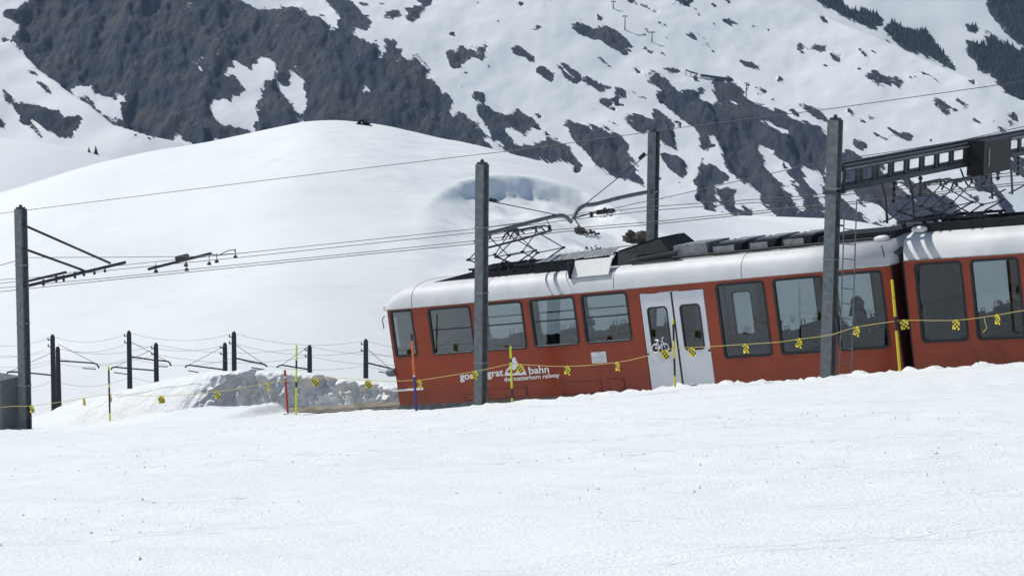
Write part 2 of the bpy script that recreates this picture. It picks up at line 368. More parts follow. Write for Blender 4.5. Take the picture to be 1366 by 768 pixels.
# groomer / ski traces
for off, sl, wd, dp in ((9, .02, .10, .02), (10.2, .03, .08, .016), (15, .05, .09, .02), (21, -.03, .12, .02), (22.1, -.02, .08, .016), (28, .04, .07, .016), (29.0, .05, .07, .014), (34, .10, .06, .014), (37, .06, .06, .014)):
    cc = off + sl * S_ + .5 * np.sin(S_ * .13 + off)
    fine += -dp * np.exp(-((N_ - cc) / wd) ** 2) + .7 * dp * np.exp(-((N_ - cc - 2 * wd) / wd) ** 2)
lipbump = sstep(NL + 1.2, NL + .1, N_) * sstep(ledge - .7, ledge + .1, N_)
chunks = np.maximum(0, fbm(S_ * 2.6, N_ * 2.6, 9., o=5, g=.65) + .02) * .26 * (.35 + .65 * sstep(5, 12, S_)) + .05 * fbm(S_ * .8, N_, o=2)
Zp = Zp + fine + lipbump * chunks
tr = sstep(ledge - 1.25, ledge, N_)                      # 0 in the cutting, 1 on the piste
floor = Rz - .16 + .03 * fbm(S_ * 1.5, N_ * 1.5, o=3)
Zt = floor * (1 - tr) + Zp * tr + (1 - tr) * tr * 4 * .12 * fbm(S_ * 1.5, N_ * 1.5, 2., o=3)
Zt = np.where(N_ < -4.2, floor - (-4.2 - N_) * .62, Zt)
P = np.stack([O.x + T.x * S_ + N.x * N_, O.y + T.y * S_ + N.y * N_, Zt], -1)
structure('snow_piste', grid_mesh('snow_piste', P, 'piste_snow'))

# loose crumbs thrown over the piste: nobody could count them
_r = np.random.RandomState(5); cand = _r.rand(60000, 2) * np.array([46, 46]) + np.array([-6, 4.0])
ii = np.searchsorted(sv, cand[:, 0]); jj = np.searchsorted(nv, cand[:, 1]); keep = _r.rand(len(cand)) < (.04 + .96 * patch[jj, ii] ** 1.5) * .3
cand = cand[keep]; ii = ii[keep]; jj = jj[keep]; K = len(cand); cz = Zt[jj, ii]; cx_ = sv[ii]; cn_ = nv[jj]
octv = np.array([(1.5, 0, 0), (-1.5, 0, 0), (0, 1.5, 0), (0, -1.5, 0), (0, 0, .8), (0, 0, -.8)], float); octf = np.array([(0, 2, 4), (2, 1, 4), (1, 3, 4), (3, 0, 4), (2, 0, 5), (1, 2, 5), (3, 1, 5), (0, 3, 5)])
cpos = np.stack([O.x + T.x * cx_ + N.x * cn_, O.y + T.y * cx_ + N.y * cn_, cz + .006], -1) + np.concatenate([(_r.rand(K, 2) - .5) * .14, np.zeros((K, 1))], 1)
crad = .005 + .012 * _r.rand(K) ** 3
cv = cpos[:, None, :] + octv[None] * crad[:, None, None] * (.6 + .8 * _r.rand(K, 6, 1))
cf = (octf[None] + 6 * np.arange(K)[:, None, None]).reshape(-1, 3)
cme = bpy.data.meshes.new('snow_crumbs'); cme.from_pydata(cv.reshape(-1, 3).tolist(), [], cf.tolist()); cme.materials.append(MT('crumb_snow'))
co = link('snow_crumbs', cme); co['kind'] = 'stuff'; co['label'] = 'loose snow crumbs scattered over the piste'; co['category'] = 'snow'

# ski traces: low ridges of pushed-up snow crossing the piste
def zpiste(s, n):
    i = np.clip(np.searchsorted(sv, s) - 1, 0, len(sv) - 2); j = np.clip(np.searchsorted(nv, n) - 1, 0, len(nv) - 2)
    a = (s - sv[i]) / (sv[i + 1] - sv[i]); b = (n - nv[j]) / (nv[j + 1] - nv[j])
    return Zt[j, i] * (1 - a) * (1 - b) + Zt[j, i + 1] * a * (1 - b) + Zt[j + 1, i] * (1 - a) * b + Zt[j + 1, i + 1] * a * b
def xy_sn(x, y): return (x - O.x) * T.x + (y - O.y) * T.y, (x - O.x) * N.x + (y - O.y) * N.y
tv = []; tf = []
_r = np.random.RandomState(12)
tracks = []
for k in range(20):
    y0 = 15 + 38 * _r.rand() ** 1.3; xa = (_r.rand() - .5) * y0 * .5; ln = y0 * (.12 + .3 * _r.rand()); cv_ = (_r.rand() - .5) * .03; sl = .12 + .25 * (_r.rand() - .5)
    tracks.append((xa - ln / 2, xa + ln / 2, y0, sl, cv_))
    if _r.rand() < .6: tracks.append((xa - ln / 2 + .2, xa + ln / 2 - .3, y0 + .28, sl, cv_))
for x0_, x1_, y0, sl, cv_ in tracks:
    xs_ = np.linspace(x0_, x1_, 60); xm_ = (x0_ + x1_) / 2; ys_ = y0 + sl * (xs_ - xm_) + cv_ * (xs_ - xm_) ** 2 * 4 + .05 * fbm(xs_ * .8, xs_ * 0 + y0, o=3)
    wd_ = .017 * np.sin(np.linspace(0, np.pi, 60)) ** .5 * (1 + .5 * fbm(xs_ * 3, xs_ * 0 + y0, 3., o=2)) + .002
    b0 = len(tv)
    for q in range(60):
        for dy, dz in ((-1, -.01), (0, .4), (1, -.01)):
            yy_ = ys_[q] + dy * wd_[q]; a_, b_ = xy_sn(xs_[q], yy_); tv.append((xs_[q], yy_, float(zpiste(a_, b_)) + dz * wd_[q]))
    tf += [(b0 + q * 3 + c, b0 + q * 3 + c + 1, b0 + q * 3 + c + 4, b0 + q * 3 + c + 3) for q in range(59) for c in (0, 1)]
tme = bpy.data.meshes.new('ski_tracks'); tme.from_pydata(tv, [], tf); tme.materials.append(MT('crumb_snow'))
to = link('ski_tracks', tme); to['kind'] = 'stuff'; to['label'] = 'thin ski traces pressed across the piste'; to['category'] = 'snow'

# ---- snow bank cut by the plough along the far side of the track
s270 = sn(on_n(322, 530, NB))[0]; s200 = sn(on_n(268, 530, NB))[0]
bs = np.arange(-34, 6, .05); bv = np.linspace(0, 1, 70)
B_, V_ = np.meshgrid(bs, bv)
gentle = sstep(s270, s200, B_)                            # left of the cut the mound slopes gently to the piste
top = bank(B_); base_n = -3.62 + gentle * (1.7); 
base_z = np.minimum(rail_z(B_) - .25, bank(B_) - .3)
face = np.clip(V_ / .6, 0, 1); back = np.clip((V_ - .6) / .4, 0, 1)
steep = face ** (.62 + .0 * gentle)
Zb = base_z + (top - base_z) * (steep * (1 - gentle) + sstep(0, 1, face) * gentle)
Nb = base_n + (NB - base_n) * (face ** 1.5 * (1 - gentle) + face * gentle)
lump = .6 * fbm(B_ * 1.7, Zb * .9, Nb * 1.0, o=4) + .8 * (.45 - np.abs(fbm(B_ * 2.1 + 5, Zb * 2.2, 3., o=3))); flute = fbm(B_ * 3.2, Zb * .7 + 9, 1., o=3)
inface = np.sin(np.pi * np.clip(face, 0, 1)) ** .5 * (1 - gentle)
Nb = Nb + inface * (.75 * lump + .40 * flute) + (1 - gentle) * (.34 * sstep(.55, .95, face) * (1 - back) ** 2)
Zb = Zb + inface * .10 * fbm(B_ * 3, Nb * 3, 5., o=3) + .035 * fbm(B_ * 1.4, Nb * 1.4, 2., o=4) * (face + gentle) + gentle * .07 * fbm(B_ * .8, Nb * 1.2, 7., o=4)
Nb = Nb - back * 4.5; Zb = Zb - back ** 1.5 * 2.2 + back * .12
P = np.stack([O.x + T.x * B_ + N.x * Nb, O.y + T.y * B_ + N.y * Nb, Zb], -1)
structure('snow_bank', grid_mesh('snow_bank', P, 'bank_snow'))

# ---- knoll behind the railway
YC, YB, ZB = 210.0, 118.0, -31.5
def crest_fn(pts, yc):
    q = [on_y(a, b, yc) for a, b in pts]; X = np.array([p.x for p in q]); Z = np.array([p.z for p in q])
    xs = np.linspace(X[0], X[-1], 400); zs = np.interp(xs, X, Z); k = np.ones(13) / 13; zs = np.convolve(np.pad(zs, 6, 'edge'), k, 'valid')
    return lambda x: np.interp(x, xs, zs)
def knoll(crest, yc, yb, zb, X, Y, drop=.02, bulge=.6):
    zc = crest(X); t = np.clip((Y - yb) / (yc - yb), 0, 1); p = t * (1 + bulge - bulge * t)
    z = zb + (zc - zb) * p; d = np.maximum(0, Y - yc); fall = np.where(d < 12, drop * d * d, drop * 144 + (d - 12) * drop * 24)
    return z - np.minimum(fall, 60) - np.maximum(0, yb - Y) * .02
hill_c = crest_fn([(-500, 330), (-200, 300), (0, 264), (60, 243), (150, 217), (240, 203), (340, 185), (400, 172), (425, 166), (445, 166), (490, 169), (520, 171), (560, 181), (640, 196), (720, 217), (800, 245), (860, 264), (900, 277), (960, 292), (1040, 305), (1150, 318), (1400, 345), (1700, 370)], YC)
hx = np.concatenate([np.arange(-140, -50, 2.), np.arange(-50, 50, .3), np.arange(50, 140, 2.)]); hy = np.concatenate([np.arange(62, 118, 4.), np.arange(118, 150, 1.), np.arange(150, 222, .3), np.arange(222, 280, 3.)])
def hill_base(X, Y): return knoll(hill_c, YC, YB, ZB, X, Y)
def hit(px, py, fn, y0, y1, n=4000):
    d = ray(px, py); y = np.linspace(y0, y1, n); x = d.x / d.y * y; z = d.z / d.y * y; s = fn(x, y); k = np.argmax(s >= z)
    return Vector((x[k], y[k], s[k])) if (s >= z).any() else on_y(px, py, y1)
arc = [hit(a, b, hill_base, 120, 215) for a, b in ((560, 285), (575, 268), (595, 252), (625, 243), (660, 239), (700, 242), (740, 250), (780, 264), (820, 282), (865, 300))]
AX = np.array([p.x for p in arc]); AY = np.array([p.y for p in arc])
def hill_z(X, Y):
    z = hill_base(X, Y)
    ya = np.interp(X, AX, AY) + .8 * fbm(X * .5, Y * 0, o=3) ; amp = 1.25 * sstep(AX[0], AX[4], X) * sstep(AX[-1] + 2, AX[-3], X)
    d = ya - Y
    z = z - amp * sstep(-.2, 2.2, d + .5 * fbm(X * .35, Y * .35, o=3) + .35 * fbm(X * 1.6, Y * 1.6, 3., o=3)) * sstep(40, 5, d) + .10 * amp * np.exp(-((d + .5) / .7) ** 2)
    z = z + .6 * fbm(X * .05, Y * .06, o=3) + .09 * fbm(X * .12, Y * .45, 3., o=4) + sstep(12, -4, X) * .10 * fbm(X * .5, Y * .9, 9., o=3) * sstep(.1, .4, fbm(X * .06, Y * .05, 4., o=2))
    inb = sstep(0, 4, d) * sstep(40, 10, d) * amp
    return z + inb * .30 * fbm(X * .35, Y * .3, 8., o=5)
X_, Y_ = np.meshgrid(hx, hy)
structure('snow_hill', grid_mesh('snow_hill', np.stack([X_, Y_, hill_z(X_, Y_)], -1), 'hill_snow'))
# two further snow swells, left and right behind the knoll
cL = crest_fn([(-900, 150), (-300, 170), (-60, 180), (0, 187), (60, 193), (110, 204), (150, 216), (230, 235), (400, 300)], 360)
x_, y_ = np.meshgrid(np.arange(-160, 0, 1.2), np.arange(215, 400, 1.6))
z_ = knoll(cL, 360, 230, -52, x_, y_, .02, .9) + .5 * fbm(x_ * .03, y_ * .04, o=3) - 3.2 * np.exp(-((y_ - 292 - .25 * (x_ + 75)) / 6) ** 2)
structure('snow_swell', grid_mesh('snow_swell', np.stack([x_, y_, z_], -1), 'hill_snow'))
cR = crest_fn([(700, 330), (850, 300), (900, 290), (960, 289), (1050, 292), (1120, 294), (1165, 300), (1200, 309), (1260, 325), (1500, 370)], 300)
x_, y_ = np.meshgrid(np.arange(0, 120, 1.), np.arange(200, 340, 1.5))
z_ = knoll(cR, 300, 215, -45, x_, y_, .02, .8) + .3 * fbm(x_ * .05, y_ * .05, o=3)
structure('snow_swell', grid_mesh('snow_swell', np.stack([x_, y_, z_], -1), 'hill_snow'))

# ---- mountains
def sdist(poly, px, py):
    """signed distance in photo pixels, positive inside"""
    P = np.array(poly, float); n = len(P); d = np.full(px.shape, 1e9); ins = np.zeros(px.shape, bool)
    for i in range(n):
        a, b = P[i], P[(i + 1) % n]; e = b - a; L2 = max(1e-9, e @ e)
        t = np.clip(((px - a[0]) * e[0] + (py - a[1]) * e[1]) / L2, 0, 1)
        d = np.minimum(d, np.hypot(px - a[0] - t * e[0], py - a[1] - t * e[1]))
        c = ((a[1] > py) != (b[1] > py)); xx = a[0] + (py - a[1]) * e[0] / (e[1] if abs(e[1]) > 1e-9 else 1e-9); ins ^= c & (px < xx)
    return np.where(ins, d, -d)
def mask(px, py, rocks, holes, lim=14.0):
    f = np.full(px.shape, -lim)
    def apply(poly, op):
        q = np.array(poly); b = (px > q[:, 0].min() - lim) & (px < q[:, 0].max() + lim) & (py > q[:, 1].min() - lim) & (py < q[:, 1].max() + lim)
        if b.any():
            dd = np.clip(sdist(poly, px[b], py[b]), -lim, lim); f[b] = np.maximum(f[b], dd) if op else np.minimum(f[b], -dd)
    for p in rocks[0]: apply(p, True)
    for p in holes: apply(p, False)
    for p in rocks[1]: apply(p, True)
    return f
def c3(pts): return [(880 + x / 2.56, y / 2.56) for x, y in pts]
def c5(pts): return [(1066 + x / 3.84, 140 + y / 3.84) for x, y in pts]
def c2(pts): return [(440 + x / 2.954, y / 2.954) for x, y in pts]
def c1(pts): return [(x / 2.954, y / 2.954) for x, y in pts]
rocksC = [[(10, 20), (32, 8), (40, -90), (330, -90), (425, -30), (450, -2), (470, 10), (490, 28), (488, 37), (466, 35), (476, 55), (500, 64), (506, 74), (503, 84), (512, 78), (519, 57), (524, 58), (523, 70), (535, 68), (532, 80), (555, 76), (573, 92), (568, 103), (595, 124), (620, 147), (640, 165), (652, 188), (700, 240), (700, 290), (150, 290), (60, 150), (30, 70), (8, 52)]]
holesC = [[(300, -20), (318, 0), (345, 9), (390, 10), (428, 24), (446, 41), (455, 38), (453, 20), (428, 4), (420, -20)],
          [(-10, 20), (15, 18), (31, 32), (28, 42), (12, 53), (-10, 48)],
          c1([(285, 345), (310, 310), (340, 320), (375, 315), (380, 360), (440, 370), (498, 365), (498, 495), (430, 470), (350, 400)]),
          c1([(890, 270), (935, 265), (940, 245), (990, 275), (1030, 215), (1018, 175), (1050, 180), (1065, 215), (1112, 238), (1085, 290), (1045, 330), (1020, 390), (1028, 480), (1000, 500), (1010, 545), (975, 520), (930, 510), (848, 470), (842, 420), (870, 375), (910, 385), (950, 352), (930, 310), (885, 300)]),
          c1([(1135, 255), (1160, 265), (1195, 310), (1200, 400), (1200, 495), (1170, 460), (1140, 385), (1100, 360), (1105, 335), (1145, 330), (1155, 300)]),
          c1([(765, 220), (800, 230), (805, 290), (780, 265)]), c1([(832, 560), (895, 562), (897, 582), (835, 585)]), c1([(718, 5), (778, 8), (776, 23), (725, 18)]),
          c1([(650, 550), (700, 548), (755, 580), (745, 605), (690, 610)]),
          c2([(135, 365), (150, 320), (158, 325), (150, 360)]), c2([(0, 45), (30, 50), (38, 110), (0, 120)]), c2([(465, 400), (510, 410), (520, 440), (480, 455)])]
isl = [c2(p) for p in (
    [(125, 15), (160, 18), (155, 28), (135, 25)], [(180, 8), (225, 10), (222, 32), (190, 28)], [(210, 38), (270, 28), (278, 60), (250, 88), (215, 65)], [(300, 32), (352, 32), (350, 60), (320, 92), (303, 80)], [(355, 0), (395, 2), (378, 28), (362, 20)],
    [(475, 205), (520, 192), (572, 225), (530, 250), (490, 245)], [(560, 188), (615, 182), (623, 205), (600, 228), (585, 205)], [(795, 115), (820, 115), (828, 132), (805, 128)],
    [(920, 95), (990, 95), (1080, 112), (1165, 150), (1205, 185), (1190, 195), (1110, 180), (1000, 150), (950, 125)], [(1205, 130), (1250, 130), (1255, 150), (1215, 150)], [(1215, 170), (1250, 175), (1270, 215), (1230, 200)],
    [(1030, 212), (1070, 225), (1140, 270), (1120, 278), (1080, 250), (1045, 235)], [(835, 282), (860, 285), (895, 305), (870, 310)], [(905, 265), (960, 285), (985, 300), (930, 285)], [(920, 288), (975, 315), (960, 318), (930, 305)],
    [(740, 188), (820, 222), (800, 222), (755, 200)], [(1010, 305), (1060, 320), (1105, 345), (1060, 350), (1025, 325)], [(1130, 350), (1165, 360), (1160, 378), (1135, 365)], [(1195, 362), (1240, 385), (1225, 388)], [(1228, 285), (1300, 300), (1359, 345), (1359, 400), (1310, 370), (1250, 325)],
    [(560, 380), (600, 375), (605, 400), (575, 402)], [(580, 415), (640, 440), (690, 450), (740, 435), (800, 480), (770, 535), (700, 490), (680, 520), (720, 575), (640, 560), (610, 490)], [(625, 560), (760, 580), (860, 560), (910, 550), (970, 650), (800, 620), (700, 600)],
    [(935, 498), (1000, 505), (1060, 515), (1160, 550), (1170, 620), (1240, 700), (1240, 740), (1130, 690), (1040, 660), (990, 600), (950, 560)], [(860, 548), (930, 560), (980, 655), (900, 620)], [(1160, 465), (1200, 470), (1270, 480), (1290, 440), (1310, 480), (1358, 490), (1358, 580), (1320, 560), (1290, 510), (1240, 525), (1180, 500)],
    [(1070, 402), (1105, 408), (1095, 418)], [(1325, 610), (1358, 620), (1358, 650)])]
isl += [c3(p) for p in (
    [(0, 260), (50, 320), (140, 312), (150, 325), (110, 345), (200, 350), (260, 380), (330, 390), (350, 425), (400, 440), (460, 420), (540, 430), (582, 480), (582, 600), (700, 620), (780, 650), (850, 700), (900, 780), (480, 780), (420, 760), (390, 725), (300, 620), (225, 560), (205, 495), (180, 468), (150, 545), (138, 520), (130, 450), (60, 400), (0, 330)],
    [(140, 575), (180, 560), (225, 610), (180, 630), (190, 700), (180, 735), (150, 730), (133, 640)], [(200, 650), (255, 655), (262, 700), (312, 712), (310, 736), (250, 730), (215, 690)], [(25, 530), (60, 535), (88, 565), (70, 600), (40, 560)], [(0, 395), (60, 420), (55, 460), (20, 495), (0, 470)], [(0, 660), (50, 680), (55, 690), (0, 685)],
    [(170, 280), (240, 280), (300, 340), (380, 380), (460, 420), (420, 445), (330, 400), (260, 340), (200, 330)], [(200, 345), (230, 345), (270, 380), (240, 385)], [(470, 365), (560, 380), (570, 410), (520, 405)],
    [(75, 112), (120, 118), (125, 137), (95, 130)], [(125, 120), (180, 128), (150, 132)], [(158, 146), (208, 160), (190, 166)], [(278, 212), (320, 214), (337, 232), (290, 226)], [(225, 68), (268, 76), (240, 76)], [(0, 78), (42, 84), (15, 90)], [(5, 127), (42, 130), (30, 138)], [(480, 158), (497, 164), (485, 168)], [(503, 163), (557, 168), (545, 178)], [(593, 190), (612, 194), (600, 202)], [(310, 88), (335, 92), (320, 98)],
    [(710, 262), (740, 258), (745, 270), (780, 275), (782, 298), (735, 288)], [(795, 276), (832, 278), (820, 294)], [(885, 286), (915, 300), (937, 322), (910, 312)], [(935, 335), (970, 345), (1008, 375), (985, 382), (950, 355)], [(1018, 340), (1050, 358), (1042, 370)], [(715, 450), (750, 452), (782, 475), (730, 477)], [(580, 388), (632, 400), (600, 400)], [(640, 402), (718, 412), (690, 422)], [(773, 367), (812, 372), (800, 379)], [(325, 298), (362, 305), (350, 317)], [(498, 311), (527, 318), (510, 322)], [(1148, 440), (1200, 418), (1215, 440), (1180, 457)], [(660, 478), (705, 495), (690, 510), (665, 495)], [(1070, 414), (1085, 420), (1080, 428)], [(915, 264), (950, 284), (940, 290)], [(20, 235), (60, 238), (40, 245)], [(395, 378), (440, 380), (420, 392)], [(35, 190), (5, 180), (15, 195)])]
isl += [c5(p) for p in (
    [(215, 250), (260, 218), (300, 250), (400, 300), (480, 380), (560, 385), (640, 420), (720, 480), (690, 520), (600, 470), (640, 560), (560, 600), (470, 560), (400, 500), (330, 470), (340, 440), (215, 430)],
    [(880, 330), (960, 300), (1010, 400), (1060, 490), (1130, 585), (1070, 570), (990, 450), (930, 460), (905, 500), (890, 420)], [(1010, 250), (1160, 300), (1160, 370), (1060, 330), (1020, 300)], [(740, 470), (800, 520), (870, 600), (800, 640), (700, 560)], [(640, 500), (690, 560), (760, 660), (680, 650), (600, 560)], [(420, 150), (460, 140), (560, 170), (450, 175)])]
holes2 = [c3(p) for p in ([(330, 498), (370, 505), (400, 545), (440, 565), (430, 585), (470, 640), (495, 715), (480, 725), (450, 660), (400, 620), (360, 560)], [(480, 568), (530, 585), (560, 640), (575, 720), (540, 690), (510, 620)],
    [(400, 440), (440, 445), (430, 460)], [(655, 700), (720, 710), (800, 768), (720, 768)])]
holes2 += [c5(p) for p in ([(330, 500), (400, 520), (480, 590), (500, 630), (430, 620), (380, 580)], [(215, 450), (260, 440), (330, 530), (300, 560)], [(500, 360), (560, 420), (620, 500), (590, 530), (530, 460)])]
def slope_mesh(name, xs, ys, z0, y0, tan_, skyl, rocks, holes, mats, big, rough, tiltx=0.0, lim=14.0, extra=None, specks=0):
    X, Y = np.meshgrid(xs, ys)
    Z = z0 + (Y - y0) * tan_ + tiltx * X + big[0] * fbm(X / big[1], Y / big[1], o=4)
    if skyl is not None:
        px, py = project(np.stack([X, Y, Z], -1)); sk = np.interp(px, [a for a, b in skyl], [b for a, b in skyl]); over = py < sk
        first = np.where(over.any(0), over.argmax(0), len(ys) - 1)
        yc = ys[first][None, :]; zc = Z[first, np.arange(len(xs))][None, :]
        Z = np.where(Y > yc, np.maximum(zc - (Y - yc) * .55, -420), Z)
    px, py = project(np.stack([X, Y, Z], -1))
    f = mask(px, py, rocks, holes, lim) if rocks else extra(X, Y, Z)
    if rocks:   # beyond the part the photograph shows the rock goes on in the same scatter
        out = np.maximum(np.maximum(-10 - px, px - 1376), -12 - py); wild = np.clip(26 * fbm(X / (big[1] * .45), Y / (big[1] * .7), 13., o=5) - 1, -14, 14); k_ = sstep(0, 40, out); f = np.where(out > 0, f * (1 - k_) + wild * k_, f)
    if rocks and specks:
        sp_ = fbm(X / 9 + Y / 30, Y / 14, 2., o=3) + .35 * fbm(X / 70, Y / 60, 6., o=3); f = np.maximum(f, np.clip((sp_ - specks) * 55, -14, 7))
        f = f + 3 * fbm(X / 22, Y / 40, 11., o=4) + np.where(f > -8, 7, 2) * fbm((X + .7 * Y) / 16, Y / 90, 5., o=4)
    r = sstep(0, 13, f)
    rib = fbm(X / rough[1], Y / (rough[1] * 2.5), o=5, g=.6); rib2 = 1 - np.abs(fbm(X / (rough[1] * 1.7) + Y / (rough[1] * 6), Y / (rough[1] * 4), 4., o=4))
    Z = Z + r * rough[0] * (rib + .8 * (rib2 - .8)) + (1 - r) * rough[0] * .12 * fbm(X / rough[1], Y / rough[1], 7., o=3)
    me = grid_mesh(name, np.stack([X, Y, Z], -1), mats, f)
    structure(name, me); return X, Y, Z, px, py, f
allrock = (rocksC, isl)
MC = slope_mesh('mountain', np.arange(-620, 660, 1.5), np.concatenate([np.arange(1640, 1840, 6.), np.arange(1840, 2200, 1.15), np.arange(2200, 2700, 12.)]), -255, 1850, .53,
    [(900, -400), (985, -60), (1020, -14), (1050, 0), (1100, 21), (1150, 44), (1200, 63), (1250, 87), (1300, 108), (1340, 125), (1366, 136), (1450, 172), (1800, 330)], ([*rocksC, *isl], []), holesC + holes2, 'mountain_rock_snow', (14, 220), (15, 30), lim=14, specks=.66)
# the rock islands above were cut by the snow patches; far wooded mountain
frs = [c3(p) for p in ([(520, -20), (620, -20), (625, 10), (650, 40), (700, 28), (762, 60), (765, 92), (720, 100), (660, 75), (600, 42), (555, 15)], [(755, 95), (800, 72), (860, 100), (910, 98), (940, 150), (1015, 238), (960, 220), (900, 182), (830, 165), (775, 130)],
    [(1050, 138), (1112, 152), (1110, 112), (1180, 150), (1300, 190), (1400, 420), (1244, 380), (1200, 335), (1160, 290), (1130, 250), (1090, 240), (1080, 200), (1055, 190)], [(1112, 0), (1125, -60), (1400, -60), (1400, 260), (1240, 168), (1200, 130), (1150, 60)], [(1050, 82), (1086, 90), (1080, 112), (1055, 106)])]
MD = slope_mesh('mountain', np.arange(300, 1250, 4.), np.arange(2860, 3900, 4.), -262, 3000, .55, None, (frs, []), [], 'far_forest_snow', (25, 300), (5, 60), lim=10)
sp = [c1(p) for p in ([(12, 355), (40, 380), (62, 408), (120, 408), (160, 415), (230, 438), (250, 470), (300, 458), (320, 470), (285, 540), (230, 540), (170, 500), (125, 475), (155, 515), (165, 542), (130, 510), (90, 490), (40, 420), (18, 400)], [(150, 325), (200, 335), (215, 365), (190, 360)], [(30, 236), (52, 248), (45, 252)], [(-20, 440), (18, 480), (20, 505), (-20, 500)], [(520, 528), (540, 530), (535, 540)], [(560, 535), (595, 545), (600, 555), (570, 548)], [(115, 280), (165, 300), (150, 305)])]
MA = slope_mesh('mountain_spur', np.arange(-360, 0, .9), np.arange(800, 1010, .9), -107, 850, .47,
    [(-400, -150), (-60, 15), (0, 60), (12, 54), (50, 92), (90, 122), (120, 142), (150, 166), (200, 183), (240, 191), (256, 205), (300, 240), (420, 330)], (sp, []), [], 'spur_rock_snow', (7, 90), (2.6, 16), lim=14)
# flank of the valley outside the frame on the left, and the valley floor
def flank_mask(X, Y, Z): return 16 * fbm(X / 150, Y / 220, 5., o=4) - 3
X_, Y_ = np.meshgrid(np.arange(-3600, -700, 22.), np.arange(-1600, 1900, 22.))
Z_ = -330 + (-700 - X_) * .42 + 60 * fbm(X_ / 500, Y_ / 500, o=4); Z_ = np.minimum(Z_, 560 + 120 * fbm(X_ / 300, Y_ / 300, 3., o=4))
structure('mountain_flank', grid_mesh('mountain_flank', np.stack([X_, Y_, Z_], -1), 'mountain_rock_snow', flank_mask(X_, Y_, Z_)))
g = np.linspace(-9000, 9000, 61); X_, Y_ = np.meshgrid(g, g)
structure('valley_ground', grid_mesh('valley_ground', np.stack([X_, Y_, -430 + 20 * fbm(X_ / 900, Y_ / 900, o=3)], -1), 'hill_snow'))

# ================================================================== TRAIN
def curve_fill(splines, ext):
    """2-D outlines (outer + holes) -> verts, faces of a plate of thickness 2*ext, in x,z with y as thickness"""
    cu = bpy.data.curves.new('tmp', 'CURVE'); cu.dimensions = '2D'; cu.fill_mode = 'BOTH'; cu.extrude = ext
    for pts in splines:
        s = cu.splines.new('POLY'); s.points.add(len(pts) - 1); s.use_cyclic_u = True
        for p, (x, z) in zip(s.points, pts): p.co = (x, z, 0, 1)
    o = bpy.data.objects.new('tmp', cu); COL.objects.link(o); dg = bpy.context.evaluated_depsgraph_get()
    me = bpy.data.meshes.new_from_object(o.evaluated_get(dg)); vs = [(v.co.x, v.co.z, v.co.y) for v in me.vertices]; fs = [tuple(p.vertices) for p in me.polygons]
    bpy.data.objects.remove(o); bpy.data.curves.remove(cu); bpy.data.meshes.remove(me); return vs, fs
def rrect(x0, z0, x1, z1, r=.09, k=4, top=0.0):
    out = []
    for cx, cz, a0 in ((x1 - r, z0 + r, -90), (x1 - r, z1 - r, 0), (x0 + r, z1 - r, 90), (x0 + r, z0 + r, 180)):
        for i in range(k + 1):
            a = R(a0 + 90 * i / k); out.append((cx + r * math.cos(a), cz + r * math.sin(a)))
    return out
def text_mesh(body, x0, z0, x1, h, y, offset=.012, slope=0.0):
    cu = bpy.data.curves.new('tmp', 'FONT'); cu.body = body; cu.size = 1; cu.offset = offset; cu.extrude = 0
    o = bpy.data.objects.new('tmp', cu); COL.objects.link(o); dg = bpy.context.evaluated_depsgraph_get()
    me = bpy.data.meshes.new_from_object(o.evaluated_get(dg)); a = np.array([v.co[:] for v in me.vertices]); w0, w1 = a[:, 0].min(), a[:, 0].max()
    k = (x1 - x0) / (w1 - w0); mb = MB()
    mb.add([(x0 + (v[0] - w0) * k, y, z0 + slope * (v[0] - w0) * k + v[1] * h) for v in a], [tuple(p.vertices) for p in me.polygons])
    bpy.data.objects.remove(o); bpy.data.curves.remove(cu); bpy.data.meshes.remove(me); return mb
W = 2.65
def quad(M, tl, tr_, br, bl):
    a, b, c, d = [loc(M, *p) for p in (tl, tr_, br, bl)]
    return (a[0] + d[0]) / 2, (d[1] + c[1]) / 2, (b[0] + c[0]) / 2, (a[1] + b[1]) / 2
A1 = [quad(M1, *q) for q in (((570, 412), (626, 408), (634, 469), (579, 473)), ((639, 408), (695, 403), (703, 463), (648, 468)), ((706, 399), (765, 397), (773, 459), (714, 463)), ((775, 393), (836, 390), (842, 452), (782, 456)))]
zb = sum(q[1] for q in A1) / 4; zt = sum(q[3] for q in A1) / 4
A1 = [(q[0], zb, q[2], zt) for q in A1]
A2 = [quad(M1, *q) for q in (((953, 380), (1016, 375), (1032, 473), (969, 478)), ((1029, 373), (1094, 368), (1109, 466), (1045, 472)), ((1107, 367), (1174, 362), (1188, 462), (1122, 467)))]
zb2 = sum(q[1] for q in A2) / 3; zt2 = sum(q[3] for q in A2) / 3
A2 = [(q[0], zb2, q[2], zt2) for q in A2]
CAB = quad(M1, (522, 416), (549, 413), (556, 474), (527, 475))
DOOR = quad(M1, (851, 392), (936, 385), (957, 514), (870, 521)); DOOR = (DOOR[0], -.03, DOOR[2], DOOR[3])
L1 = loc(M1, 1187, 354)[0]
C2W = [quad(M2, *q) for q in (((1218, 354), (1279, 349), (1294, 452), (1233, 457)), ((1292, 347), (1358, 343), (1373, 449), (1307, 453)))]
zb3 = (C2W[0][1] + C2W[1][1]) / 2; zt3 = (C2W[0][3] + C2W[1][3]) / 2
w_ = C2W[0][2] - C2W[0][0]; p_ = C2W[1][0] - C2W[0][0]
C2W = [(C2W[0][0] + k * p_, zb3, C2W[0][0] + k * p_ + w_, zt3) for k in range(3)]
x3 = C2W[2][2]
D2 = (x3 + .25, -.03, x3 + 2.1, DOOR[3])
C2B = [(D2[2] + .3 + k * 1.45, zb, D2[2] + .3 + k * 1.45 + 1.25, zt) for k in range(3)]
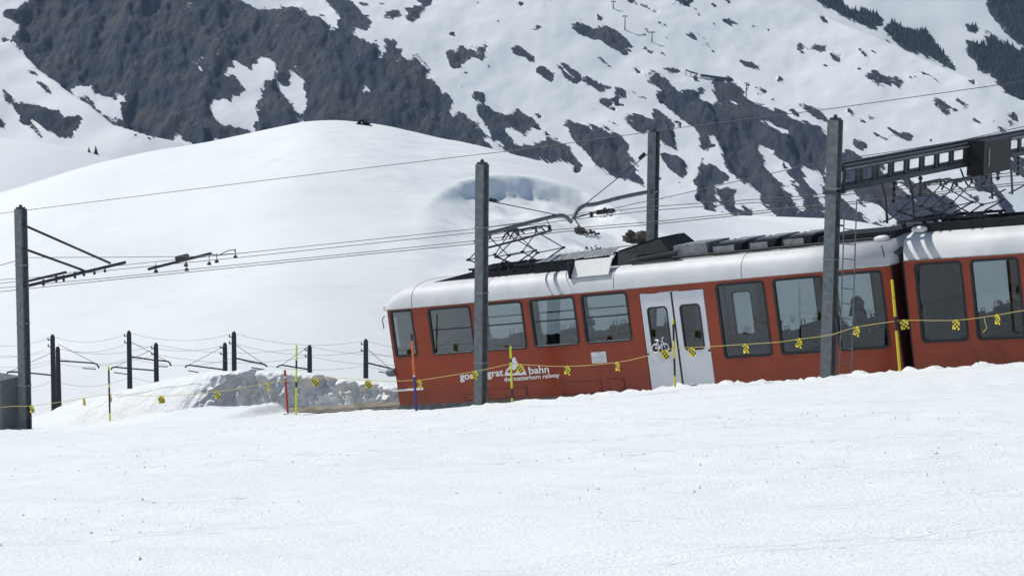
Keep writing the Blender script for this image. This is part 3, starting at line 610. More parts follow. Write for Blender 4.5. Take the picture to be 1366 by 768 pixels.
print('car dims', L1, 'win', zb, zt, zb2, zt2, 'door', DOOR, 'c2', zb3, zt3, C2W[0], 'end2', C2B[-1])

def roof_section(h, inset, z0=2.65):
    p = [(0, 0), (.015, .16), (.05, .30), (.13, .43), (.28, .54), (.55, .615), (.95, .65), (1.325, .66)]
    p = p + [(W - a, b) for a, b in p[-2::-1]]
    return [(inset + a * (W - 2 * inset) / W, z0 + b * h) for a, b in p]
def build_car(M, L, name, label, wins, transom, doors, cabwin, lead):
    car = thing(name, label, 'train car', M, 'cars of the red and white train')
    # --- side walls with openings
    def wall(far):
        holes = [rrect(*w) for w in wins] + [[(d[0], .0), (d[2], .0), (d[2], d[3]), (d[0], d[3])] for d in doors]
        x0 = .12 if lead else 0.0
        if cabwin: holes.append(rrect(*cabwin, r=.06))
        outer = [(x0, -.03 + .03), (L, 0), (L, 2.65), (x0, 2.65)]
        ds = [d for d in doors]
        # door openings reach the sill: keep a thin strip below
        holes = [h if len(h) > 4 else [(h[0][0], .03), (h[1][0], .03), h[2], h[3]] for h in holes]
        vs, fs = curve_fill([outer] + holes, .03)
        yy = W - .03 if far else .03
        return MB().add([(x, yy + y, z) for x, y, z in vs], fs)
    for far in (False, True):
        wl = part('side_wall', wall(far), 'red_paint', car)
        # service flaps along the foot of the wall
        if not far and lead:
            for (a, b, c, d) in (((618, 527), (640, 525), (640, 539), (619, 541)), ((650, 519), (703, 516), (705, 533), (652, 536)), ((749, 511), (802, 507), (804, 524), (750, 527)), ((809, 506), (832, 504), (834, 520), (811, 522))):
                x0, z0, x1, z1 = quad(M1, a, b, c, d); z0 = max(z0, .05)
                part('service_flap', MB().box((x0, -.012, z0), (x1, .0, z1), bev=.004), 'red_paint', wl)
                mb = MB()
                for q in (((x0 - .012, -.004, z0 - .012), (x1 + .012, -.002, z0)), ((x0 - .012, -.004, z1), (x1 + .012, -.002, z1 + .012)), ((x0 - .012, -.004, z0), (x0, -.002, z1)), ((x1, -.004, z0), (x1 + .012, -.002, z1))): mb.box(*q)
                for cxx in (x0 + .06, x1 - .08): mb.box((cxx, -.02, z1 - .07), (cxx + .03, -.012, z1 - .04)); mb.box((cxx, -.02, z0 + .05), (cxx + .04, -.012, z0 + .09))
                part('flap_seam', mb, 'rubber_black', wl)
    # --- skirt
    for y0 in (.03, W - .07):
        part('skirt', MB().box((.25 if lead else 0, y0, -.2), (L, y0 + .04, -.004)), 'grey_skirt', car)
    part('underframe', MB().box((.5, .35, -.22), (L - .2, W - .35, .25)), 'roof_dark', car)
    # --- floor, ceiling, ends
    part('floor', MB().box((.1, .065, .3), (L - .02, W - .065, .36)), 'floor_dark', car)
    part('ceiling', MB().box((.9 if lead else .1, .065, 2.58), (L - .02, W - .065, 2.62)), 'interior_grey', car)
    if lead:
        fr = MB(); zs = [-.02, .45, 1.15, 1.2]; yy = np.linspace(0, 1, 9)
        # front: rounded in plan, window band cut out above
        def fx(t): return .12 * (abs(2 * t - 1) ** 4) - .02
        def strip(z0, z1):
            vs = [];
            for t in yy: vs += [(fx(t), .02 + t * (W - .04), z0), (fx(t), .02 + t * (W - .04), z1)]
            fr.add(vs, [(2 * i, 2 * i + 2, 2 * i + 3, 2 * i + 1) for i in range(8)])
        strip(0, 1.25); strip(2.4, 2.66)
        for t0, t1 in ((0, .06), (.94, 1)):
            fr.add([(fx(t0), .02 + t0 * (W - .04), 1.25), (fx(t1), .02 + t1 * (W - .04), 1.25), (fx(t1), .02 + t1 * (W - .04), 2.4), (fx(t0), .02 + t0 * (W - .04), 2.4)], [(0, 1, 2, 3)])
        fw = part('front_wall', fr, 'red_paint', car)
        ws = MB(); tt = np.linspace(.06, .94, 8); vs = []
        for t in tt: vs += [(fx(t) + .012, .02 + t * (W - .04), 1.25), (fx(t) + .012, .02 + t * (W - .04), 2.4)]
        ws.add(vs, [(2 * i, 2 * i + 2, 2 * i + 3, 2 * i + 1) for i in range(7)])
        part('windscreen', ws, 'dark_glass', fw)
        part('bumper_strip', MB().box((-.06, -.025, .40), (1.02, .02, .455), bev=.008), 'text_white', car)
        part('apron', MB().prism([(-.03, -.01), (.9, -.01), (.9, -.2), (.35, -.22)], .02, W - .02), 'grey_skirt', car)
        m = MB(); m.smooth = True
        m.lathe((-.17, -.02, .93), (1, 0, 0), [(0, .03), (.03, .085), (.1, .11), (.24, .11), (.29, .08), (.3, .02)], 12)
        part('marker_lamp', m, 'grey_skirt', car)
        for yy_ in (.35, W - .35):
            m = MB(); m.smooth = True; m.lathe((-.05, yy_, .85), (-1, 0, 0), [(0, .12), (.05, .12), (.06, .1)], 14)
            h = part('headlight', m, 'rubber_black', car); part('lens', MB().lathe((-.11, yy_, .85), (-1, 0, 0), [(0, .1), (.012, .07)], 14), 'lamp_glass', h)
        m = MB(); m.box((-.14, .12, 2.62), (.14, .62, 2.80), bev=.05); m.smooth = True
        part('roof_lamp', m, 'hatch_white', car)
        part('mirror_arm', MB().tube([(.02, -.01, 2.5), (-.06, -.03, 2.42), (-.05, -.03, 2.15)], .014), 'rubber_black', car)
        # cab desk with driver's column
        part('cab_desk', MB().box((.12, .2, .36), (.62, W - .2, 1.35), bev=.03), 'floor_dark', car)
        part('cab_bulkhead', MB().box((1.02, .07, .36), (1.06, W - .07, 2.56)), 'interior_grey', car)
    endx = [L] if lead else [0]
    for ex in endx:
        a, b = (ex, ex + .04) if lead else (ex - .04, ex)
        vs, fs = curve_fill([[(.0, .0), (W, 0), (W, 2.65), (0, 2.65)], [(.85, .36), (W - .85, .36), (W - .85, 2.4), (.85, 2.4)]], .02)
        part('end_wall', MB().add([((a + b) / 2 + y, x, z) for x, y, z in vs], fs), 'car_end', car)
    # --- roof
    mb = MB(); mb.smooth = True; secs = []
    xs = ([(.0, .28, .10), (.04, .42, .07), (.12, .56, .045), (.25, .70, .03), (.42, .83, .015), (.62, .93, .005), (.85, .985, 0), (.98, 1, 0)] if lead else [(0, 1, 0)]) + [(L * k / 6, 1, 0) for k in range(1, 7)]
    for x, h, i in xs: secs.append([(x, y, z) for y, z in roof_section(h, i - .012, 2.652)])
    n = len(secs[0]); vs = [v for s in secs for v in s]
    fs = [(a * n + k, (a + 1) * n + k, (a + 1) * n + k + 1, a * n + k + 1) for a in range(len(secs) - 1) for k in range(n - 1)]
    fs += [tuple(range(n)), tuple(range((len(secs) - 1) * n, len(secs) * n))[::-1]]
    mb.add(vs, fs); rf = part('roof', mb, 'roof_white', car)
    for sx in ([1.0, 3.55, 7.6, 11.4] if lead else [3.8, 7.6, 11.4]):
        m = MB(); p = [(sx, y - .004 if y < W / 2 else y + .004, z + .003) for y, z in roof_section(1, -.012, 2.652)]; m.tube(p, .006, 4)
        part('roof_seam', m, 'roof_grey', rf)
    part('drip_rail', MB().tube([(.3 if lead else 0, -.015, 2.655), (L, -.015, 2.655)], .016, 5), 'roof_grey', rf)
    # --- windows: gasket, pane, transom
    def window(w, far, tr, r=.09, cab=False):
        x0, z0, x1, z1 = w; y = W - .03 if far else .03; o = .028
        vs, fs = curve_fill([rrect(x0 - o, z0 - o, x1 + o, z1 + o, r + o), rrect(x0 + .035, z0 + .035, x1 - .035, z1 - .035, max(.03, r - .03))], .036)
        wd = part('window', MB().add([(x, y + yy, z) for x, yy, z in vs], fs), 'rubber_black', car)
        vs, fs = curve_fill([rrect(x0 + .02, z0 + .02, x1 - .02, z1 - .02, max(.03, r - .02))], .004)
        part('pane', MB().add([(x, y + yy, z) for x, yy, z in vs], fs), 'window_glass', wd)
        mb = MB()
        if tr: mb.box((x0 + .03, y - .02, z0 + (z1 - z0) * .52), (x1 - .03, y + .02, z0 + (z1 - z0) * .52 + .035))
        mb.box((x0 + .06, y - (.042 if not far else -.036), z0 + .005), (x1 - .06, y - (.036 if not far else -.042), z0 + .03), 1)
        part('glazing_bar', mb, ['rubber_black', 'roof_grey'], wd)
    for i, w in enumerate(wins):
        for far in (False, True): window(w, far, transom[i])
    if cabwin:
        for far in (False, True): window(cabwin, far, False, .06)
    # --- doors: two leaves, each with a window
    for d in doors:
        xm = (d[0] + d[2]) / 2
        for far in (False, True):
            y0 = W - .05 if far else .0
            for k, (a, b) in enumerate(((d[0] + .02, xm - .03), (xm + .03, d[2] - .02))):
                zt_ = 2.12; zb_ = .98
                hole = rrect(a + .17, zb_, b - .16, zt_, .1)
                vs, fs = curve_fill([[(a, -.16), (b, -.16), (b, d[3] - .02), (a, d[3] - .02)], hole], .02)
                lf = part('door_leaf', MB().add([(x, y0 + .025 + y, z) for x, y, z in vs], fs), 'door_white', car)
                vs, fs = curve_fill([rrect(a + .155, zb_ - .015, b - .145, zt_ + .015, .11), rrect(a + .195, zb_ + .025, b - .185, zt_ - .025, .08)], .026)
                part('door_gasket', MB().add([(x, y0 + .025 + y, z) for x, y, z in vs], fs), 'rubber_black', lf)
                vs, fs = curve_fill([rrect(a + .18, zb_ + .01, b - .17, zt_ - .01, .08)], .003)
                part('door_pane', MB().add([(x, y0 + .025 + y, z) for x, y, z in vs], fs), 'window_glass', lf)
                bx = a + .03 if k == 0 else b - .03
                m = MB(); m.lathe((bx, y0 + (-.005 if not far else .055), .93), (0, -1 if not far else 1, 0), [(0, .032), (.014, .03), (.02, .012)], 10)
                part('door_button', m, 'car_end', lf)
            part('door_seal', MB().box((xm - .03, y0 + .012, -.16), (xm + .03, y0 + .03, d[3] - .02)), 'rubber_black', car)
    return car, rf

car1, roof1 = build_car(M1, L1, 'train_car', 'leading red car with white roof, driving cab, lettering and white double doors', A1 + A2, [1, 1, 1, 1, 0, 0, 0], [DOOR], CAB, True)
car2, roof2 = build_car(M2, LC, 'train_car', 'trailing red car with large windows, coupled behind the gangway bellows', C2W + C2B, [0, 0, 0, 1, 1, 1], [D2], None, False)

# --- gangway between the cars (belongs to the leading car)
mb = MB(); e0 = Vector((L1 + .02, 0, 0)); m12 = M1.inverted() @ M2
for k in range(7):
    t = k / 6; a = Vector((L1 + .04, 0, 0)) * (1 - t) + m12.translation * t
    mb.box((a.x - .03, .5, .15 + a.z), (a.x + .03, W - .5, 2.85 + a.z))
mb.box((L1 + .02, .6, .2), (m12.translation.x, W - .6, 2.8))
part('gangway_bellows', mb, 'bellows', car1)
mb = MB()
for k in range(5): mb.tube([(L1 + .0, .3 + k * .1, 2.95 + .02 * k), (L1 + .25, .3 + k * .1, 2.75 + .02 * k), (L1 + .5, .32 + k * .1, 2.98 + .02 * k)], .018, 5)
part('coupling_cable', mb, 'rubber_black', car1)

# --- lettering, emblem, plaque, bicycle sign
def L1p(px, py): return loc(M1, px, py)
a = L1p(614, 506.5); b = L1p(672, 500.5)
part('lettering', text_mesh('gornergrat', a[0], a[1], b[0], .27, -.006, .022, (b[1] - a[1]) / (b[0] - a[0])), 'text_white', car1)
a = L1p(706, 498.5); b = L1p(733, 496.5)
part('lettering', text_mesh('bahn', a[0], a[1], b[0], .27, -.006, .022, (b[1] - a[1]) / (b[0] - a[0])), 'text_white', car1)
a = L1p(673, 508.5); b = L1p(747, 502.5)
part('lettering', text_mesh('the matterhorn railway', a[0], a[1], b[0], .165, -.006, .02, (b[1] - a[1]) / (b[0] - a[0])), 'text_white', car1)
peak = [(673, 501), (675, 494), (680, 488), (684, 477), (687, 476), (690, 483), (693, 487), (699, 491), (703, 499.5)]
part('mountain_emblem', MB().add([(L1p(*p)[0], -.006, L1p(*p)[1]) for p in peak], [tuple(range(len(peak)))[::-1]]), 'text_white', car1)
red_fig = [(676, 496), (681, 491), (686, 494), (690, 490), (695, 494), (690, 495), (685, 498)]
part('emblem_red_figure', MB().add([(L1p(*p)[0], -.0085, L1p(*p)[1]) for p in red_fig], [tuple(range(len(red_fig)))[::-1]]), 'red_paint', car1)  # red figure lying over the white peak
x0, z0, x1, z1 = quad(M1, (789, 470), (808, 468.5), (810.5, 483), (790, 485))
pl = part('plaque', MB().box((x0, -.018, z0), (x1, -.001, z1), bev=.006), 'hatch_white', car1)
mb = MB(); zc = (z0 + z1) / 2
for k in range(14):
    t = x0 + .04 + k * (x1 - x0 - .08) / 14; mb.box((t, -.0195, zc - .012 + .012 * math.sin(k * 1.7)), (t + (x1 - x0) * .05, -.0185, zc + .012 + .014 * math.sin(k * 2.3)))
for k in range(6): mb.box((x0 + .13 + k * .03, -.0195, z0 + .05), (x0 + .148 + k * .03, -.0185, z0 + .075))
mb.box(((x0 + x1) / 2 - .03, -.02, z1 - .02), ((x0 + x1) / 2 + .03, -.0185, z1 + .02))
part('plaque_marks', mb, 'text_grey', pl)
def ring(mb, c, r, rad, y):
    mb.tube([(c[0] + r * math.cos(t), y, c[1] + r * math.sin(t)) for t in np.linspace(0, 2 * math.pi, 17)], rad, 4, cap=False)
bx, bz = L1p(881, 464); mb = MB(); r_ = .105; yb_ = -.008
ring(mb, (bx - .14, bz), r_, .013, yb_); ring(mb, (bx + .15, bz), r_, .013, yb_)
for s in ([(-.14, 0), (-.06, .17), (.09, .19), (0, 0), (-.14, 0)], [(0, 0), (-.07, .2)], [(.15, 0), (.08, .24), (.15, .27)], [(-.12, .21), (-.02, .21)]):
    mb.tube([(bx + x, yb_, bz + z) for x, z in s], .013, 4)
part('bicycle_sign', mb, 'text_white', car1)

# --- roof equipment; helper: pixel -> roof coordinates at depth y
def RP(px, py, y, M=M1): return loc(M, px, py, y)
def rbox(name, M, par, px0, px1, y0, y1, h, m, bev=.02, zbase=3.24, slope=0.0):
    xa = loc(M, px0, 350, y0)[0]; xb = loc(M, px1, 330, y0)[0]
    return part(name, MB().prism([(xa, zbase), (xb, zbase), (xb - slope, zbase + h), (xa + slope, zbase + h)], y0, y1), m, par)
# ramp in front of the pantograph, roof rails
xa = RP(566, 375, .5)[0]; xb = RP(643, 358, .5)[0]; xe = RP(735, 350, .5)[0]
part('roof_ramp', MB().prism([(xa, 3.22), (xb, 3.26), (xb, 3.44), (xb - .25, 3.45)], .5, 2.15), 'roof_dark', roof1)
mb = MB()
for y in (.5, 1.1, 1.55, 2.1): mb.box((xb - .2, y - .04, 3.26), (xe, y + .04, 3.40))
for x in np.linspace(xb, xe - .1, 5): mb.box((x - .05, .46, 3.30), (x + .05, 2.14, 3.43))
part('pantograph_deck', mb, 'roof_dark', roof1)
x0 = RP(712, 350, .42)[0]; x1 = RP(790, 345, .42)[0]; x2 = RP(897, 335, .42)[0]
mb = MB().prism([(x0, 3.20), (x1 + .5, 3.20), (x1 + .5, 3.52), (x0 + .02, 3.50)], .42, .5)
mb.prism([(x0, 3.20), (x0 + .06, 3.20), (x0 + .08, 3.5), (x0 + .02, 3.50)], .5, 2.2)
part('resistor_box', mb, 'roof_dark', roof1)
mb = MB().add([(x0 + .02, .41, 3.515), (x1 + .6, .41, 3.54), (x1 + .6, 1.0, 3.70), (x0 + .3, 1.0, 3.64), (x1 + .6, 2.2, 3.62), (x0 + .4, 2.2, 3.56)], [(0, 1, 2, 3), (3, 2, 4, 5)])
part('resistor_cover', mb, 'roof_grey', roof1)
mb = MB()
for k in range(14): mb.box((x0 + .15 + k * .17, .405, 3.522 + k * .002), (x0 + .18 + k * .17, .43, 3.55 + k * .002))
for k in range(10): mb.box((x0 + .25 + k * .2, .99, 3.665 + k * .004), (x0 + .28 + k * .2, 1.02, 3.69 + k * .004))
part('rivet_row', mb, 'hatch_white', roof1)
h0 = quad(M1, (763, 350), (812, 345), (807, 366), (757, 371))
mb = MB().add([(h0[0], .02, h0[1]), (h0[2], .02, h0[1]), (h0[2] + .02, .28, h0[3] + .02), (h0[0] + .02, .28, h0[3] + .02)], [(0, 1, 2, 3)])
mb.add([(h0[0], .05, h0[1] - .005), (h0[2], .05, h0[1] - .005), (h0[2] + .02, .31, h0[3] + .015), (h0[0] + .02, .31, h0[3] + .015)], [(3, 2, 1, 0)])
mb.add([(h0[0], .02, h0[1]), (h0[2], .02, h0[1]), (h0[2], .05, h0[1] - .005), (h0[0], .05, h0[1] - .005), (h0[2] + .02, .28, h0[3] + .02), (h0[2] + .02, .31, h0[3] + .015), (h0[0] + .02, .28, h0[3] + .02), (h0[0] + .02, .31, h0[3] + .015)], [(0, 1, 2, 3), (1, 4, 5, 2), (0, 3, 7, 6), (6, 7, 5, 4)])
part('roof_hatch', mb, 'hatch_white', roof1)
part('hatch_strut', MB().box((h0[0] - .07, -.0, h0[1] - .03), (h0[0] - .02, .35, h0[3] + .02)), 'rubber_black', roof1)
# big slanted dark fairing
xf0 = RP(812, 353, .42)[0]; xf1 = RP(880, 322, .6)[0]; xf2 = RP(897, 345, .42)[0]
mb = MB().add([(xf0, .42, 3.25), (xf2, .42, 3.25), (xf2 - .05, .5, 3.36), (xf1 - .1, .75, 3.82), (xf0 + .1, .72, 3.58), (xf0, 2.2, 3.25), (xf2, 2.2, 3.25), (xf1 - .1, 2.0, 3.82), (xf0 + .1, 2.0, 3.58)],
    [(0, 1, 2, 3, 4), (4, 3, 7, 8), (1, 6, 7, 3, 2), (0, 4, 8, 5), (5, 8, 7, 6)])
part('roof_fairing', mb, 'roof_dark', roof1)
part('fairing_lid', MB().add([(xf0 + .08, .70, 3.59), (xf1 - .1, .73, 3.835), (xf1 - .1, 2.0, 3.835), (xf0 + .08, 2.0, 3.59)], [(0, 1, 2, 3)]), 'roof_grey', roof1)
part('air_hose', MB().tube([(xf0 + .7, .38, 3.30), (xf0 + 1.0, .36, 3.36), (xf2 + .2, .36, 3.43)], .045, 7), 'rubber_black', roof1)
rbox('roof_box', M1, roof1, 850, 900, .45, 1.2, .22, 'roof_dark')
rbox('roof_box', M1, roof1, 899, 944, .5, 1.7, .36, 'roof_grey', slope=.05)
mb = MB()
for k, (pa, pb) in enumerate(((946, 992), (996, 1037), (1041, 1086))):
    xa = RP(pa, 340, .5)[0]; xb = RP(pb, 335, .5)[0]
    fan = part('fan_box', MB().prism([(xa, 3.24), (xb - .12, 3.24), (xb, 3.52), (xa + .12, 3.52)], .5, 1.9), 'roof_dark', roof1)
    part('fan_lid', MB().prism([(xa + .2, 3.522), (xb - .02, 3.522), (xb - .04, 3.57), (xa + .25, 3.57)], .7, 1.8), 'roof_grey', fan)
    part('fan_side', MB().box((xa + .14, .485, 3.28), (xb - .25, .497, 3.48)), 'roof_grey', fan)
    m = MB(); xm = (xa + xb) / 2; m.tube([(xm - .12, 1.0, 3.585), (xm, .95, 3.585), (xm - .02, 1.1, 3.585), (xm + .1, 1.08, 3.585)], .016, 4); part('lifting_lug', m, 'hatch_white', fan)
xa = RP(1086, 330, .42)[0]
part('roof_duct', MB().prism([(xa, 3.22), (L1 - .02, 3.22), (L1 - .02, 3.44), (xa + .1, 3.46)], .5, 2.1), 'roof_dark', roof1)
part('roof_rail', MB().tube([(xf2, .44, 3.30), (L1 - .1, .44, 3.30)], .03, 6), 'rubber_black', roof1)
def vent(par, x, y=.42, z=3.28):
    m = MB(); m.smooth = True; m.lathe((x - .2, y, z), (1, 0, 0), [(0, .01), (.04, .055), (.15, .08), (.32, .08), (.40, .05), (.42, .01)], 10); return part('roof_vent', m, 'hatch_white', par)
vent(roof1, L1 - .35)
part('aerial', MB().tube([(L1 - .12, .02, 2.85), (L1 - .12, -.03, 3.05), (L1 - .14, -.03, 3.15)], .012, 5), 'rubber_black', roof1)
# roof gear on the trailing car
part('pantograph_deck', MB().box((.1, .5, 3.26), (4.6, .6, 3.46)).box((.1, 2.0, 3.26), (4.6, 2.1, 3.46)).box((.1, .62, 3.30), (3.0, 1.98, 3.38)), 'roof_dark', roof2)
part('roof_duct', MB().prism([(3.0, 3.22), (14.5, 3.22), (14.4, 3.50), (3.1, 3.50)], .52, 2.08), 'roof_dark', roof2)
vent(roof2, 3.75, .40); vent(roof2, .25, .45, 3.34)
for k in range(4): part('roof_box', MB().prism([(5 + k * 2.1, 3.50), (6.7 + k * 2.1, 3.50), (6.6 + k * 2.1, 3.72), (5.1 + k * 2.1, 3.72)], .7, 1.9), 'roof_grey', roof2)

# --- pantographs: thing fixed on the roof -> part of its car
def pantograph(car, xc, zbase, zhead):
    root = None; mid = W / 2
    base = MB()
    for y in (mid - .55, mid + .55): base.box((xc - .75, y - .03, zbase), (xc + .75, y + .03, zbase + .06))
    for x in (xc - .35, xc + .35): base.box((x - .03, mid - .6, zbase + .02), (x + .03, mid + .6, zbase + .08))
    for x in (xc - .6, xc + .6):
        for y in (mid - .55, mid + .55): base.lathe((x, y, zbase - .16), (0, 0, 1), [(0, .05), (.03, .07), (.06, .05), (.09, .07), (.12, .05), (.17, .05)], 8)
    root = part('pantograph', base, 'panto_black', car)
    zk = zbase + (zhead - zbase) * .32; kx = .68
    low = MB(); upp = MB()
    for sx in (-1, 1):
        for sy in (-1, 1):
            low.tube([(xc + sx * .2, mid + sy * .5, zbase + .06), (xc + sx * kx, mid + sy * .62, zk)], .019, 6)
            upp.tube([(xc + sx * kx, mid + sy * .62, zk), (xc - sx * .04, mid + sy * .42, zhead - .1)], .015, 6)
            upp.lathe((xc + sx * kx, mid + sy * .62 - .05, zk), (0, 1, 0), [(0, .035), (.1, .035)], 8)
        low.tube([(xc + sx * kx, mid - .62, zk), (xc + sx * kx, mid + .62, zk)], .014, 6)
    part('lower_arm', low, 'panto_black', root); part('upper_arm', upp, 'panto_black', root)
    hd = MB()
    for dx in (-.12, .12):
        hd.tube([(xc + dx, mid - 1.0, zhead - .16), (xc + dx, mid - .85, zhead - .05), (xc + dx, mid - .68, zhead), (xc + dx, mid + .68, zhead), (xc + dx, mid + .85, zhead - .05), (xc + dx, mid + 1.0, zhead - .16)], .024, 6)
    for y in (-.42, 0, .42): hd.tube([(xc - .14, mid + y, zhead - .05), (xc + .14, mid + y, zhead - .05)], .014, 5); 
    for y in (-.42, .42): hd.tube([(xc, mid + y, zhead - .12), (xc, mid + y, zhead - .02)], .03, 6); hd.tube([(xc - .03, mid + y, zhead - .12), (xc + .16, mid + y - .05, zhead - .2)], .012, 5)
    part('collector_head', hd, 'panto_black', root)
    return root
zw = RP(720, 320, W / 2)[1]; xp = RP(688, 330, W / 2)[0]
print('panto', xp, zw)
ZH1 = min(max(zw, 4.4), 5.0)
pantograph(car1, RP(668, 330, W / 2)[0], 3.46, ZH1); pantograph(car1, RP(706, 330, W / 2)[0], 3.46, ZH1)
zw2 = loc(M2, 1270, 257, W / 2)[1]; print('panto2', zw2)
ZH2 = min(max(zw2, 4.4), 5.1)
pantograph(car2, loc(M2, 1248, 280, W / 2)[0], 3.5, ZH2); pantograph(car2, loc(M2, 1290, 280, W / 2)[0], 3.5, ZH2)

# --- interior: seats (parts of the car) and handrails
def seats(car, xs, z=.36, hb=1.0):
    for x, dr in xs:
        for y0, y1 in ((.12, 1.02), (1.62, 2.53)):
            b = MB().box((x - .22, y0, z + .33), (x + .24, y1, z + .46), bev=.03)
            st = part('seat', b, 'seat_fabric', car)
            bk = MB().box((x + dr * .24 - .05, y0, z + .40), (x + dr * .24 + .05, y1, z + hb), bev=.03)
            part('backrest', bk, 'seat_fabric', st)
            part('seat_leg', MB().box((x - .15, (y0 + y1) / 2 - .04, z), (x + .15, (y0 + y1) / 2 + .04, z + .33)), 'interior_grey', st)
            hx = x + dr * .24; m = MB().tube([(hx, y0 + .04, z + hb - .05), (hx, y0 + .04, z + hb + .14), (hx, y0 + .22, z + hb + .14), (hx, y0 + .22, z + hb - .05)], .013, 5); part('grab_handle', m, 'roof_grey', st)
ws = []
for w in A1[0:4]: ws += [(w[0] + .30, -1), (w[2] - .22, 1)]
seats(car1, ws, hb=1.2); ws = []
for w in A2: ws += [(w[0] + .32, -1), (w[2] - .25, 1)]
seats(car1, ws, hb=.86)
ws2 = []
for w in C2W + C2B: ws2 += [(w[0] + .32, -1), (w[2] - .25, 1)]
seats(car2, ws2, hb=.9)
for x in (A2[0][0] + .75, A2[1][2] - .2, A2[2][0] + .75): part('handrail', MB().tube([(x, 1.1, .36), (x, 1.1, 2.58)], .018, 6), 'roof_grey', car1)
for x in (C2W[0][0] + .55, C2W[0][0] + .75, C2W[1][0] + 1.1): part('handrail', MB().tube([(x, 1.25, .36), (x, 1.25, 2.58)], .018, 6), 'roof_grey', car2)

# --- passengers, seated behind the glass
def person(label, M, x, y, z, face, cloth, hood=False, lean=0.0, arm=False):
    """face: +1/-1 along the car; z = seat top"""
    J = [(0, 0, .06), (.02, 0, .28), (.04 + lean, 0, .50), (.05 + lean, 0, .60), (.07 + lean, 0, .70), (.08 + lean, 0, .82)]
    rad = [.15, .14, .16, .055, .085, .09]
    E_ = [(i, i + 1) for i in range(5)]
    for sy in (-1, 1):
        b = len(J); up = arm and sy == -1
        J += [(.04 + lean, sy * .19, .47), (.12 + lean, sy * .24, .25 if not up else .40), (.30 + lean, sy * .2, .20 if not up else .50), (.38 + lean, sy * .17, .2 if not up else .62)]
        rad += [.065, .05, .042, .035]; E_ += [(2, b), (b, b + 1), (b + 1, b + 2), (b + 2, b + 3)]
        b = len(J); J += [(.08, sy * .1, .06), (.42, sy * .11, .08), (.44, sy * .11, -.32), (.54, sy * .11, -.38)]
        rad += [.085, .065, .05, .04]; E_ += [(0, b), (b, b + 1), (b + 1, b + 2), (b + 2, b + 3)]
    me = bpy.data.meshes.new('tmp'); me.from_pydata([(a * face, b, c) for a, b, c in J], E_, [])
    ob = bpy.data.objects.new('tmp', me); COL.objects.link(ob)
    sk = ob.modifiers.new('s', 'SKIN'); ob.modifiers.new('d', 'SUBSURF').levels = 2
    for v, r in zip(me.skin_vertices[0].data, rad): v.radius = (r, r)
    me.skin_vertices[0].data[0].use_root = True
    dg = bpy.context.evaluated_depsgraph_get(); m2 = bpy.data.meshes.new_from_object(ob.evaluated_get(dg)); bpy.data.objects.remove(ob)
    m2.name = 'person'; m2.materials.clear(); m2.materials.append(MT(cloth)); m2.materials.append(MT('skin'))
    hands = [J[9], J[17]]
    for p in m2.polygons:
        c = p.center; p.use_smooth = True
        if c.z > .60 or any((c - Vector((h[0] * face, h[1], h[2]))).length < .07 for h in hands): p.material_index = 1
    o = link('person', m2); o.matrix_world = M @ Matrix.Translation((x, y, z)) @ Matrix.Scale(1.12, 4); tag(o, label, 'person', None)
    # hair or hood, nose and eyes
    hm = MB(); hm.smooth = True; c = Vector(((.06 + lean) * face, 0, .755)); vs = []; R1 = .118 if not hood else .15
    for i in range(9):
        for k in range(14):
            a = math.pi * (i / 8) * .62; b = 2 * math.pi * k / 14
            r = R1 * (1 + .04 * math.sin(3 * b + i))
            vs.append(c + Vector((math.sin(a) * math.cos(b) * r - face * .03, math.sin(a) * math.sin(b) * r * .9, math.cos(a) * r * 1.15)))
    hm.add(vs, [(i * 14 + k, i * 14 + (k + 1) % 14, (i + 1) * 14 + (k + 1) % 14, (i + 1) * 14 + k) for i in range(8) for k in range(14)])
    if hood: hm.lathe(c + Vector((-.05 * face, 0, -.24)), (0, 0, 1), [(0, .2), (.1, .17), (.2, .13)], 14)
    part('hood' if hood else 'hair', hm, cloth if hood else 'hair_dark', o)
    fm = MB(); fm.lathe(c + Vector((.10 * face, 0, -.02)), (face, 0, -.35), [(0, .02), (.025, .014), (.035, .004)], 6)
    for sy in (-1, 1): fm.lathe(c + Vector((.095 * face, sy * .035, .02)), (face, 0, 0), [(0, .012), (.008, .006)], 6, 1)
    part('face', fm, ['skin', 'hair_dark'], o)
    return o
ZS = .36 + .455
def seatx(w, k): return (w[0] + .30 - .0) if k == 0 else (w[2] - .25)
person('hooded passenger in dark clothes sitting upright by the window before the gangway', M1, A2[2][0] + .36, .42, ZS + .10, 1, 'cloth_dark', hood=True)
person('passenger with dark hair low behind the window next to the white doors', M1, A2[0][2] - .55, .6, ZS - .12, -1, 'cloth_grey')
person('passenger in blue jacket beside another by the window next to the doors', M1, A2[0][2] - .85, 1.9, ZS - .05, -1, 'cloth_blue')
person('passenger in grey seated behind the middle large window beyond the steel mast', M1, A2[1][0] + .5, 1.95, ZS - .1, 1, 'cloth_grey')
person('passenger with arm raised at the second window of the trailing car', M2, C2W[1][2] - .30, .55, ZS + .05, -1, 'cloth_dark', arm=True)
person('passenger sitting behind the third small window of the leading car', M1, A1[2][0] + .55, 1.95, ZS, -1, 'cloth_dark')
person('passenger low behind the small window next to the plaque', M1, A1[3][0] + .45, .6, ZS - .1, 1, 'cloth_grey')

